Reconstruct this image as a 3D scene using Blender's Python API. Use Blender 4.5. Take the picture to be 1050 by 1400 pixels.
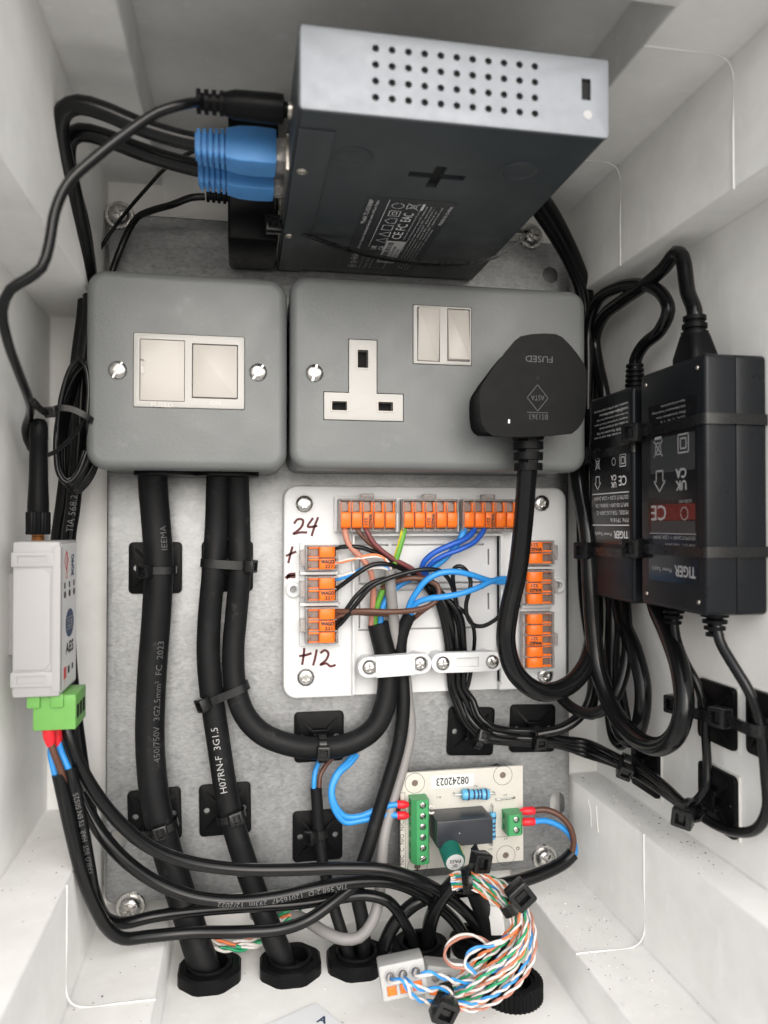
import bpy, math, random
from mathutils import Vector, Matrix

random.seed(11)
scene = bpy.context.scene
for o in list(bpy.data.objects):
    bpy.data.objects.remove(o, do_unlink=True)
COL = scene.collection

# ------------------------------------------------------------------ camera
# Plate coordinates, millimetres: u right, v up, w out of the steel plate.
# World = (u, -w, v) * 0.001 m.  The camera stands 405 mm in front of the plate.
S = 0.001
DCAM, FPX = 405.0, 1052.0
CX, CY = 525.0, 700.0
YAW = math.atan(195.0 / FPX)
PIT = math.atan(15.0 / FPX)
FWD = Vector((math.sin(YAW) * math.cos(PIT), math.sin(PIT), -math.cos(YAW) * math.cos(PIT)))
RGT = Vector((math.cos(YAW), 0, math.sin(YAW)))
UPV = RGT.cross(FWD)
C3 = Matrix(((1, 0, 0), (0, 0, -1), (0, 1, 0)))
cam_data = bpy.data.cameras.new('camera')
cam = bpy.data.objects.new('camera', cam_data)
COL.objects.link(cam)
scene.camera = cam
cam_data.sensor_fit = 'HORIZONTAL'
cam_data.sensor_width = 36.0
cam_data.lens = 36.0 * FPX / 1050.0
cam_data.clip_start = 0.01
cam_data.clip_end = 50.0
_m = Matrix((RGT, UPV, -FWD)).transposed()
_m = (C3 @ _m).to_4x4()
_m.translation = C3 @ Vector((0, 0, DCAM)) * S
cam.matrix_world = _m
cam_data.dof.use_dof = True
cam_data.dof.focus_distance = 0.375
cam_data.dof.aperture_fstop = 11.0

# ------------------------------------------------------------------ light
world = bpy.data.worlds.new('World')
scene.world = world
world.use_nodes = True
wn = world.node_tree.nodes
bg = wn['Background']
sky = wn.new('ShaderNodeTexSky')
sky.sky_type = 'NISHITA'
sky.sun_disc = False
SUN_EL, SUN_AZ = 28.0, 2.0            # degrees; azimuth measured from straight behind the camera towards the right
sky.sun_elevation = math.radians(SUN_EL)
sky.sun_rotation = math.radians(180.0 - SUN_AZ)
sky.dust_density = 3.0
hs = wn.new('ShaderNodeHueSaturation')
hs.inputs['Saturation'].default_value = 0.35      # overcast: nearly neutral sky
world.node_tree.links.new(sky.outputs[0], hs.inputs['Color'])
world.node_tree.links.new(hs.outputs[0], bg.inputs[0])
bg.inputs[1].default_value = 0.15
sun_d = bpy.data.lights.new('sun', 'SUN')
sun_d.energy = 1.5
sun_d.angle = math.radians(95)
sun_d.color = (1.0, 0.98, 0.95)
sun = bpy.data.objects.new('sun', sun_d)
COL.objects.link(sun)
_e, _a = math.radians(SUN_EL), math.radians(SUN_AZ)
_to = Vector((math.sin(_a) * math.cos(_e), -math.cos(_a) * math.cos(_e), math.sin(_e)))
sun.rotation_euler = _to.to_track_quat('Z', 'Y').to_euler()
vs = scene.view_settings
vs.view_transform = 'Standard'
vs.look = 'None'
vs.gamma = 1.0
vs.use_curve_mapping = False
vs.exposure = 0.42

# ------------------------------------------------------------------ helpers
def P(px, py, d):
    """Point of the plate frame seen at photo pixel (px, py), d mm in front of the plate."""
    r = FWD + RGT * ((px - CX) / FPX) + UPV * ((CY - py) / FPX)
    t = (d - DCAM) / r.z
    return Vector((0, 0, DCAM)) + r * t

def PV(px, py, v):
    """Point seen at the pixel on the horizontal plane at height v."""
    r = FWD + RGT * ((px - CX) / FPX) + UPV * ((CY - py) / FPX)
    return Vector((0, 0, DCAM)) + r * (v / r.y)

def PU(px, py, u):
    """Point seen at the pixel on the side plane at u."""
    r = FWD + RGT * ((px - CX) / FPX) + UPV * ((CY - py) / FPX)
    return Vector((0, 0, DCAM)) + r * (u / r.x)

def fr(o, x=(1, 0, 0), z=(0, 0, 1)):
    """Frame: origin o, x axis, z axis (made square)."""
    x = Vector(x).normalized(); z = Vector(z).normalized()
    y = z.cross(x).normalized(); z = x.cross(y).normalized()
    m = Matrix((x, y, z)).transposed().to_4x4()
    m.translation = Vector(o)
    return m

def rz(deg):
    return Matrix.Rotation(math.radians(deg), 4, 'Z')

def ry(deg):
    return Matrix.Rotation(math.radians(deg), 4, 'Y')

def rx(deg):
    return Matrix.Rotation(math.radians(deg), 4, 'X')

def tr(x, y, z=0.0):
    return Matrix.Translation(Vector((x, y, z)))

def smooth_path(pts, step=3.0):
    """Centripetal-ish Catmull-Rom through pts, resampled."""
    pts = [Vector(p) for p in pts]
    if len(pts) < 3:
        return pts
    ext = [pts[0] * 2 - pts[1]] + pts + [pts[-1] * 2 - pts[-2]]
    out = []
    for i in range(1, len(ext) - 2):
        p0, p1, p2, p3 = ext[i - 1], ext[i], ext[i + 1], ext[i + 2]
        t0 = 0.0
        t1 = t0 + max((p1 - p0).length, 1e-4) ** 0.5
        t2 = t1 + max((p2 - p1).length, 1e-4) ** 0.5
        t3 = t2 + max((p3 - p2).length, 1e-4) ** 0.5
        n = max(2, int((p2 - p1).length / step))
        for k in range(n):
            t = t1 + (t2 - t1) * k / n
            a1 = p0 * ((t1 - t) / (t1 - t0)) + p1 * ((t - t0) / (t1 - t0))
            a2 = p1 * ((t2 - t) / (t2 - t1)) + p2 * ((t - t1) / (t2 - t1))
            a3 = p2 * ((t3 - t) / (t3 - t2)) + p3 * ((t - t2) / (t3 - t2))
            b1 = a1 * ((t2 - t) / (t2 - t0)) + a2 * ((t - t0) / (t2 - t0))
            b2 = a2 * ((t3 - t) / (t3 - t1)) + a3 * ((t - t1) / (t3 - t1))
            out.append(b1 * ((t2 - t) / (t2 - t1)) + b2 * ((t - t1) / (t2 - t1)))
    out.append(pts[-1])
    return out

def frames(path):
    tans = []
    n = len(path)
    for i in range(n):
        a = path[max(i - 1, 0)]; b = path[min(i + 1, n - 1)]
        d = b - a
        tans.append(d.normalized() if d.length > 1e-9 else Vector((0, 1, 0)))
    ref = Vector((0, 0, 1))
    if abs(tans[0].dot(ref)) > 0.95:
        ref = Vector((1, 0, 0))
    nrm = (ref - tans[0] * ref.dot(tans[0])).normalized()
    fs = []
    for i in range(n):
        t = tans[i]
        nrm = nrm - t * nrm.dot(t)
        if nrm.length < 1e-6:
            nrm = t.orthogonal()
        nrm.normalize()
        fs.append((path[i], t, nrm.copy(), t.cross(nrm)))
    return fs

def rr(w, h, r, n=5, cx=0.0, cy=0.0):
    """Rounded rectangle outline, counter-clockwise."""
    r = max(min(r, w / 2 - 1e-4, h / 2 - 1e-4), 1e-4)
    out = []
    for sx, sy, a0 in ((1, -1, -90), (1, 1, 0), (-1, 1, 90), (-1, -1, 180)):
        ox, oy = cx + sx * (w / 2 - r), cy + sy * (h / 2 - r)
        for k in range(n + 1):
            a = math.radians(a0 + 90.0 * k / n)
            out.append((ox + r * math.cos(a), oy + r * math.sin(a)))
    return out

def circ(r, n=16, cx=0.0, cy=0.0, a0=0.0):
    return [(cx + r * math.cos(a0 + 2 * math.pi * k / n), cy + r * math.sin(a0 + 2 * math.pi * k / n)) for k in range(n)]

def inset(poly, d):
    """Move a counter-clockwise polygon's edges inward by d (mitred)."""
    n = len(poly); out = []
    for i in range(n):
        p0 = Vector(poly[i - 1]); p1 = Vector(poly[i]); p2 = Vector(poly[(i + 1) % n])
        e1 = p1 - p0; e2 = p2 - p1
        e1 = e1.normalized() if e1.length > 1e-9 else e2.normalized()
        e2 = e2.normalized() if e2.length > 1e-9 else e1
        n1 = Vector((-e1.y, e1.x)); n2 = Vector((-e2.y, e2.x))
        m = n1 + n2
        k = m.dot(n1)
        m = m / k if abs(k) > 0.2 else n1
        out.append((p1.x + m.x * d, p1.y + m.y * d))
    return out

_TXT = {}
def txt_mesh(s):
    if s not in _TXT:
        cu = bpy.data.curves.new('lettering_curve', 'FONT')
        cu.body = s; cu.size = 1.0; cu.resolution_u = 2
        cu.align_x = 'LEFT'
        ob = bpy.data.objects.new('lettering_tmp', cu)
        me = bpy.data.meshes.new_from_object(ob)
        vs_ = [(v.co.x, v.co.y) for v in me.vertices]
        fs_ = [tuple(p.vertices) for p in me.polygons]
        bpy.data.objects.remove(ob); bpy.data.meshes.remove(me); bpy.data.curves.remove(cu)
        xs = [v[0] for v in vs_] or [0]; ys = [v[1] for v in vs_] or [0]
        _TXT[s] = (vs_, fs_, min(xs), max(xs), min(ys), max(ys))
    return _TXT[s]

class MB:
    def __init__(self):
        self.v = []; self.f = []; self.smooth = 38.0
    def add(self, vs_, fs_, M=None):
        o = len(self.v)
        for p in vs_:
            p = Vector(p)
            if len(p) == 2: p = p.to_3d()
            self.v.append(M @ p if M is not None else p)
        self.f += [tuple(i + o for i in f) for f in fs_]
        return self
    def merge(self, other, M=None):
        return self.add(other.v, other.f, M)
    def loft(self, loops, cap0=True, cap1=True, M=None, closed=True):
        n = len(loops[0]); vs_ = [Vector(p) for l in loops for p in l]; fs_ = []
        for i in range(len(loops) - 1):
            for k in range(n if closed else n - 1):
                a = i * n + k; b = i * n + (k + 1) % n
                fs_.append((a, b, b + n, a + n))
        if cap0: fs_.append(tuple(reversed(range(n))))
        if cap1: fs_.append(tuple(range((len(loops) - 1) * n, len(loops) * n)))
        return self.add(vs_, fs_, M)
    def prism(self, poly, z0, z1, bev=0.0, bevb=0.0, M=None, n=3, cap0=True):
        """Extruded counter-clockwise outline with rounded top (bev) and bottom (bevb) edges."""
        L = []
        if bevb > 0:
            for k in range(n):
                a = math.pi / 2 * k / n
                q = inset(poly, bevb * (1 - math.sin(a)))
                L.append([(x, y, z0 + bevb * (1 - math.cos(a))) for x, y in q])
            L.append([(x, y, z0 + bevb) for x, y in poly])
        else:
            L.append([(x, y, z0) for x, y in poly])
        if bev > 0:
            for k in range(n + 1):
                a = math.pi / 2 * k / n
                q = inset(poly, bev * (1 - math.cos(a))) if k else poly
                L.append([(x, y, z1 - bev + bev * math.sin(a)) for x, y in q])
        else:
            L.append([(x, y, z1) for x, y in poly])
        return self.loft(L, cap0, True, M)
    def rbox(self, cx, cy, w, h, z0, z1, r=0.5, bev=0.0, bevb=0.0, M=None, n=3, nb=2):
        return self.prism(rr(w, h, r, n, cx, cy), z0, z1, bev, bevb, M, nb)
    def box(self, x0, x1, y0, y1, z0, z1, M=None, bev=0.0):
        if bev > 0:
            return self.rbox((x0 + x1) / 2, (y0 + y1) / 2, x1 - x0, y1 - y0, z0, z1, bev, bev, bev, M, 2, 2)
        vs_ = [(x, y, z) for z in (z0, z1) for x, y in ((x0, y0), (x1, y0), (x1, y1), (x0, y1))]
        return self.add(vs_, [(3, 2, 1, 0), (4, 5, 6, 7), (0, 1, 5, 4), (1, 2, 6, 5), (2, 3, 7, 6), (3, 0, 4, 7)], M)
    def lathe(self, prof, n=16, M=None, cap0=True, cap1=True):
        return self.loft([[(x, y, z) for x, y in circ(r, n)] for r, z in prof], cap0, cap1, M)
    def cyl(self, r, z0, z1, n=16, bev=0.0, M=None, cx=0.0, cy=0.0):
        if bev > 0:
            return self.prism(circ(r, n, cx, cy), z0, z1, bev, 0, M, 2)
        return self.prism(circ(r, n, cx, cy), z0, z1, 0, 0, M)
    def ring(self, ro, ri, z0, z1, n=24, bev=0.5, M=None, outer=None):
        """Collar: outer outline (circle or given), round hole through it."""
        O = outer or circ(ro, n)
        n = len(O); I = circ(ri, n)
        I = [(ri * x / math.hypot(x, y), ri * y / math.hypot(x, y)) for x, y in O]
        L = [[(x, y, z0) for x, y in O], [(x, y, z1 - bev) for x, y in O],
             [(x, y, z1) for x, y in inset(O, bev)],
             [(x * (ri + bev * .6) / ri, y * (ri + bev * .6) / ri, z1) for x, y in I],
             [(x, y, z1 - bev * .6) for x, y in I], [(x, y, z0) for x, y in I]]
        return self.loft(L, False, False, M)
    def tube(self, path, r, n=10, M=None, caps=True, flat=1.0):
        """Round tube; r a number or one per point; flat < 1 squashes across."""
        fs_ = frames(path); L = []
        for i, (p, t, a, b) in enumerate(fs_):
            q = r[i] if isinstance(r, (list, tuple)) else r
            L.append([p + a * (q * flat * math.cos(2 * math.pi * k / n)) + b * (q * math.sin(2 * math.pi * k / n)) for k in range(n)])
        return self.loft(L, caps, caps, M)
    def strap(self, path, wdir, width, thick, closed=False, M=None):
        """Flat band along path; wdir is the direction of its width."""
        wd = Vector(wdir).normalized(); path = [Vector(p) for p in path]; n = len(path); L = []
        for i in range(n):
            a = path[(i - 1) % n] if closed else path[max(i - 1, 0)]
            b = path[(i + 1) % n] if closed else path[min(i + 1, n - 1)]
            t = (b - a).normalized()
            w = (wd - t * wd.dot(t)).normalized(); nn = t.cross(w)
            hw, ht = width / 2, thick / 2
            L.append([path[i] + w * hw + nn * ht, path[i] - w * hw + nn * ht, path[i] - w * hw - nn * ht, path[i] + w * hw - nn * ht])
        if closed: L.append(L[0])
        return self.loft(L, not closed, not closed, M)
    def text(self, s, size, M, align='C', fit=None, bold=0.0):
        vs_, fs_, x0, x1, y0, y1 = txt_mesh(s)
        if not vs_: return self
        k = size / max(y1 - y0, 1e-6) if fit == 'h' else size
        kx = k
        if isinstance(fit, (int, float)):
            kx = fit / max(x1 - x0, 1e-6); k = size / max(y1 - y0, 1e-6)
        ox = {'C': (x0 + x1) / 2, 'L': x0, 'R': x1}[align]
        oy = (y0 + y1) / 2
        self.add([((x - ox) * kx, (y - oy) * k, 0) for x, y in vs_], fs_, M)
        if bold:
            for dx, dy in ((bold, 0), (-bold, 0), (0, bold), (0, -bold)):
                self.add([((x - ox) * kx + dx, (y - oy) * k + dy, 0.004 * (1 + dx + 2 * dy)) for x, y in vs_], fs_, M)
        return self
    def line(self, pts, width, M=None, closed=False):
        """Flat printed line in the local xy plane."""
        pts = [Vector((p[0], p[1])) for p in pts]
        segs = list(zip(pts, pts[1:] + ([pts[0]] if closed else [])))
        for a, b in segs:
            d = (b - a)
            if d.length < 1e-9: continue
            d.normalize(); nn = Vector((-d.y, d.x)) * width / 2; e = d * width * .3
            self.add([(*(a - e + nn), 0), (*(a - e - nn), 0), (*(b + e - nn), 0), (*(b + e + nn), 0)], [(0, 1, 2, 3)], M)
        return self

def to_mesh(mb, name, M=None):
    me = bpy.data.meshes.new(name)
    if M is not None:
        vs_ = [(M @ v) * S for v in mb.v]
    else:
        vs_ = [v * S for v in mb.v]
    me.from_pydata([tuple(v) for v in vs_], [], mb.f)
    me.validate(clean_customdata=False)
    if mb.smooth:
        me.polygons.foreach_set('use_smooth', [True] * len(me.polygons))
        me.set_sharp_from_angle(angle=math.radians(mb.smooth))
    me.update()
    return me

def cut(mb, *cutters):
    """mb minus the cutters, as a new MB (exact boolean)."""
    a = bpy.data.objects.new('cut_tmp', to_mesh(mb, 'cut_tmp')); COL.objects.link(a)
    tmp = [a]
    for c in cutters:
        b = bpy.data.objects.new('cut_tmp', to_mesh(c, 'cut_tmp')); COL.objects.link(b); tmp.append(b)
        md = a.modifiers.new('b', 'BOOLEAN'); md.operation = 'DIFFERENCE'; md.object = b; md.solver = 'EXACT'
        md.use_self = False
    dg = bpy.context.evaluated_depsgraph_get(); dg.update()
    me = bpy.data.meshes.new_from_object(a.evaluated_get(dg))
    out = MB(); out.smooth = mb.smooth
    out.v = [v.co / S for v in me.vertices]; out.f = [tuple(p.vertices) for p in me.polygons]
    bpy.data.meshes.remove(me)
    for o in tmp:
        m = o.data; bpy.data.objects.remove(o); bpy.data.meshes.remove(m)
    return out

def wmat(M):
    """Plate-frame matrix (mm) to Blender world matrix."""
    w = (C3 @ M.to_3x3()).to_4x4()
    w.translation = C3 @ M.translation * S
    return w

FRAME = {}
def tag(o, label, cat, group=None):
    o['label'] = label; o['category'] = cat
    if group: o['group'] = group
    return o

def thing(name, label, cat, M, group=None):
    o = bpy.data.objects.new(name, None); COL.objects.link(o)
    o.empty_display_size = 0.01
    o.matrix_world = wmat(M); FRAME[o.name] = M.copy()
    return tag(o, label, cat, group)

_MESH = {}
def part(T, name, mb, mat, key=None, M=None, label=None, world=False):
    """A part of T in T's own frame (world=True: the builder is in plate coordinates). mb may be a function when key is given."""
    if key is not None and key in _MESH:
        me = _MESH[key]
    else:
        if callable(mb): mb = mb()
        inv = FRAME_OF(T).inverted() if world else None
        me = to_mesh(mb, name, inv)
        me.materials.append(mat)
        if key is not None: _MESH[key] = me
    o = bpy.data.objects.new(name, me); COL.objects.link(o)
    o.parent = T
    if M is not None:
        m = M.copy(); m.translation = M.translation * S
        o.matrix_local = m
        FRAME[o.name] = FRAME_OF(T) @ M
    else:
        FRAME[o.name] = FRAME_OF(T)
    if label: o['label'] = label
    return o

def FRAME_OF(o):
    return FRAME[o.name]

def solo(name, label, cat, mb, mat, group=None, origin=None):
    """A thing that is one mesh; mb in plate coordinates."""
    if origin is None:
        lo = Vector((min(v.x for v in mb.v), min(v.y for v in mb.v), min(v.z for v in mb.v)))
        hi = Vector((max(v.x for v in mb.v), max(v.y for v in mb.v), max(v.z for v in mb.v)))
        origin = Vector(((lo.x + hi.x) / 2, lo.y, (lo.z + hi.z) / 2))
    M = tr(*origin)
    me = to_mesh(mb, name, M.inverted()); me.materials.append(mat)
    o = bpy.data.objects.new(name, me); COL.objects.link(o)
    o.matrix_world = wmat(M); FRAME[o.name] = M
    return tag(o, label, cat, group)

def wire_mb(pts, r, n=10, step=3.0, flat=1.0, raw=False):
    path = smooth_path([p if isinstance(p, Vector) else P(*p) for p in pts], step)
    if raw: return path
    m = MB(); m.smooth = 60; m.tube(path, r, n, flat=flat)
    return m

CABLE_PATHS = {}
def cable(name, label, pts, r, mat, cat='cable', group=None, n=12, step=3.0, flat=1.0):
    o = solo(name, label, cat, wire_mb(pts, r, n, step, flat), mat, group)
    CABLE_PATHS[o.name] = (wire_mb(pts, r, n, step, raw=True), r)
    return o

def fine(vs_, fs_, lim=0.13):
    """Lettering faces cut into small triangles so that they can bend round a cable."""
    import bmesh as _b
    bm = _b.new(); q = [bm.verts.new((x, y, 0)) for x, y in vs_]
    for f in fs_:
        try: bm.faces.new([q[i] for i in f])
        except ValueError: pass
    for _ in range(5):
        _b.ops.triangulate(bm, faces=bm.faces[:])
        es = [e for e in bm.edges if e.calc_length() > lim]
        if not es: break
        _b.ops.subdivide_edges(bm, edges=es, cuts=1)
    _b.ops.triangulate(bm, faces=bm.faces[:])
    bm.verts.index_update()
    r = [(v.co.x, v.co.y) for v in bm.verts], [tuple(v.index for v in f.verts) for f in bm.faces]
    bm.free(); return r

def arc_at(o, px, py, flip=False):
    """Arc length along cable o at the photo pixel."""
    path, r = CABLE_PATHS[o.name]
    if flip: path = list(reversed(path))
    best, acc = (1e9, 0), 0.0
    for i, p in enumerate(path):
        if i: acc += (p - path[i - 1]).length
        v = p - Vector((0, 0, DCAM)); zc = v.dot(FWD)
        dd = (CX + FPX * v.dot(RGT) / zc - px) ** 2 + (CY - FPX * v.dot(UPV) / zc - py) ** 2
        best = min(best, (dd, acc))
    return best[1]

def print_on_cable(o, s, start, size, mat, facing, flip=False, lift=0.06):
    """Lettering wrapped on cable o from arc length start; facing = direction the print looks to."""
    path, r = CABLE_PATHS[o.name]
    if flip: path = list(reversed(path))
    cum = [0.0]
    for a, b in zip(path, path[1:]): cum.append(cum[-1] + (b - a).length)
    vs_, fs_, x0, x1, y0, y1 = txt_mesh(s)
    vs_, fs_ = fine(vs_, fs_)
    f = Vector(facing).normalized(); out = []
    for x, y in vs_:
        sarc = start + (x - x0) * size; yy = (y - (y0 + y1) / 2) * size
        i = 0
        while i < len(cum) - 2 and cum[i + 1] < sarc: i += 1
        seg = max(cum[i + 1] - cum[i], 1e-6); k = (sarc - cum[i]) / seg
        p = path[i].lerp(path[i + 1], k)
        t0 = (path[min(i + 1, len(path) - 1)] - path[max(i - 1, 0)]).normalized()
        t1 = (path[min(i + 2, len(path) - 1)] - path[i]).normalized()
        t = t0.lerp(t1, k).normalized()
        a = (f - t * f.dot(t)).normalized(); b = a.cross(t)      # a outwards, b = text up
        ang = yy / r
        out.append(p + (a * math.cos(ang) + b * math.sin(ang)) * (r + lift))
    m = MB(); m.v = out; m.f = list(fs_); m.smooth = 0
    return part(o, 'printed_lettering', m, mat, world=True)
# ------------------------------------------------------------------ materials
def lk(nt, a, b): nt.links.new(a, b)

def mat(name, col, rough=0.5, metal=0.0, bump=None, var=None, spec=0.5, rvar=None, trans=0.0, coat=0.0, alpha=1.0, ior=1.45, scuff=None):
    """Principled with object-space noise: bump=(scale per mm, strength mm), var=(scale, amount, detail), rvar=(scale, amount)."""
    m = bpy.data.materials.new(name); m.use_nodes = True
    nt = m.node_tree; b = nt.nodes['Principled BSDF']
    b.inputs['Base Color'].default_value = (*col, 1)
    b.inputs['Roughness'].default_value = rough
    b.inputs['Metallic'].default_value = metal
    b.inputs['Specular IOR Level'].default_value = spec
    b.inputs['Transmission Weight'].default_value = trans
    b.inputs['Coat Weight'].default_value = coat
    b.inputs['IOR'].default_value = ior
    b.inputs['Alpha'].default_value = alpha
    tc = nt.nodes.new('ShaderNodeTexCoord')
    def noise(scale, detail=4.0, ro=0.6):
        n = nt.nodes.new('ShaderNodeTexNoise')
        n.inputs['Scale'].default_value = scale * 1000.0
        n.inputs['Detail'].default_value = detail
        n.inputs['Roughness'].default_value = ro
        lk(nt, tc.outputs['Object'], n.inputs['Vector'])
        return n
    if var:
        n = noise(var[0], var[2] if len(var) > 2 else 5.0)
        mr = nt.nodes.new('ShaderNodeMapRange')
        mr.inputs['From Min'].default_value = 0.25; mr.inputs['From Max'].default_value = 0.75
        mr.inputs['To Min'].default_value = 1 - var[1]; mr.inputs['To Max'].default_value = 1 + var[1]
        lk(nt, n.outputs['Fac'], mr.inputs['Value'])
        mx = nt.nodes.new('ShaderNodeVectorMath'); mx.operation = 'SCALE'
        mx.inputs[0].default_value = col
        lk(nt, mr.outputs[0], mx.inputs['Scale'])
        lk(nt, mx.outputs[0], b.inputs['Base Color'])
    if scuff:
        mp = nt.nodes.new('ShaderNodeMapping'); mp.inputs['Scale'].default_value = (1.0, 1.0, .3)
        lk(nt, tc.outputs['Object'], mp.inputs['Vector'])
        n = noise(scuff[0], 8.0, .72); lk(nt, mp.outputs[0], n.inputs['Vector'])
        rp = nt.nodes.new('ShaderNodeValToRGB')
        rp.color_ramp.elements[0].position = .60; rp.color_ramp.elements[0].color = (0, 0, 0, 1)
        rp.color_ramp.elements[1].position = .80; rp.color_ramp.elements[1].color = (scuff[1],) * 3 + (1,)
        lk(nt, n.outputs['Fac'], rp.inputs[0])
        ms = nt.nodes.new('ShaderNodeMixRGB'); ms.inputs[2].default_value = (*scuff[2], 1)
        lk(nt, rp.outputs[0], ms.inputs[0])
        if b.inputs['Base Color'].links: lk(nt, b.inputs['Base Color'].links[0].from_socket, ms.inputs[1])
        else: ms.inputs[1].default_value = (*col, 1)
        lk(nt, ms.outputs[0], b.inputs['Base Color'])
    if rvar:
        n = noise(rvar[0], 5.0)
        mr = nt.nodes.new('ShaderNodeMapRange')
        mr.inputs['From Min'].default_value = 0.25; mr.inputs['From Max'].default_value = 0.75
        mr.inputs['To Min'].default_value = max(rough - rvar[1], 0.02); mr.inputs['To Max'].default_value = min(rough + rvar[1], 1)
        lk(nt, n.outputs['Fac'], mr.inputs['Value'])
        lk(nt, mr.outputs[0], b.inputs['Roughness'])
    if bump:
        n = noise(bump[0], 3.0)
        bp = nt.nodes.new('ShaderNodeBump')
        bp.inputs['Strength'].default_value = 1.0
        bp.inputs['Distance'].default_value = bump[1] * S
        lk(nt, n.outputs['Fac'], bp.inputs['Height'])
        lk(nt, bp.outputs[0], b.inputs['Normal'])
    return m

def mat_galv():
    """Galvanised sheet: soft spangle, rolled streaks and grey bloom."""
    m = bpy.data.materials.new('galvanised_steel'); m.use_nodes = True
    nt = m.node_tree; b = nt.nodes['Principled BSDF']
    tc = nt.nodes.new('ShaderNodeTexCoord')
    vo = nt.nodes.new('ShaderNodeTexVoronoi'); vo.inputs['Scale'].default_value = 240.0
    vo.inputs['Randomness'].default_value = 1.0
    nz = nt.nodes.new('ShaderNodeTexNoise'); nz.inputs['Scale'].default_value = 500.0; nz.inputs['Detail'].default_value = 6
    nz.inputs['Roughness'].default_value = 0.75
    big = nt.nodes.new('ShaderNodeTexNoise'); big.inputs['Scale'].default_value = 22.0; big.inputs['Detail'].default_value = 4
    mp = nt.nodes.new('ShaderNodeMapping'); mp.inputs['Scale'].default_value = (0.7, 1.25, 1.0)
    lk(nt, tc.outputs['Object'], mp.inputs['Vector'])
    lk(nt, mp.outputs[0], nz.inputs['Vector'])
    lk(nt, tc.outputs['Object'], big.inputs['Vector'])
    dis = nt.nodes.new('ShaderNodeMixRGB'); dis.blend_type = 'ADD'; dis.inputs['Fac'].default_value = 0.004
    lk(nt, tc.outputs['Object'], dis.inputs[1]); lk(nt, nz.outputs['Color'], dis.inputs[2])
    lk(nt, dis.outputs[0], vo.inputs['Vector'])
    sp = nt.nodes.new('ShaderNodeSeparateColor'); lk(nt, vo.outputs['Color'], sp.inputs[0])
    a = nt.nodes.new('ShaderNodeMath'); a.operation = 'MULTIPLY_ADD'; a.inputs[1].default_value = 0.10
    lk(nt, sp.outputs[0], a.inputs[0])
    c = nt.nodes.new('ShaderNodeMath'); c.operation = 'MULTIPLY'; c.inputs[1].default_value = 0.9
    lk(nt, nz.outputs['Fac'], c.inputs[0]); lk(nt, c.outputs[0], a.inputs[2])
    d = nt.nodes.new('ShaderNodeMath'); d.operation = 'MULTIPLY_ADD'; d.inputs[1].default_value = 0.35
    lk(nt, big.outputs['Fac'], d.inputs[0]); lk(nt, a.outputs[0], d.inputs[2])
    rp = nt.nodes.new('ShaderNodeValToRGB')
    rp.color_ramp.elements[0].position = 0.38; rp.color_ramp.elements[0].color = (0.14, 0.145, 0.15, 1)
    rp.color_ramp.elements[1].position = 0.92; rp.color_ramp.elements[1].color = (0.40, 0.407, 0.41, 1)
    lk(nt, d.outputs[0], rp.inputs[0]); lk(nt, rp.outputs[0], b.inputs['Base Color'])
    mr = nt.nodes.new('ShaderNodeMapRange')
    mr.inputs['From Min'].default_value = 0.3; mr.inputs['From Max'].default_value = 0.8
    mr.inputs['To Min'].default_value = 0.36; mr.inputs['To Max'].default_value = 0.6
    lk(nt, nz.outputs['Fac'], mr.inputs['Value']); lk(nt, mr.outputs[0], b.inputs['Roughness'])
    b.inputs['Metallic'].default_value = 0.8
    bp = nt.nodes.new('ShaderNodeBump'); bp.inputs['Distance'].default_value = 0.00012; bp.inputs['Strength'].default_value = 0.6
    lk(nt, nz.outputs['Fac'], bp.inputs['Height']); lk(nt, bp.outputs[0], b.inputs['Normal'])
    return m

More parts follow.
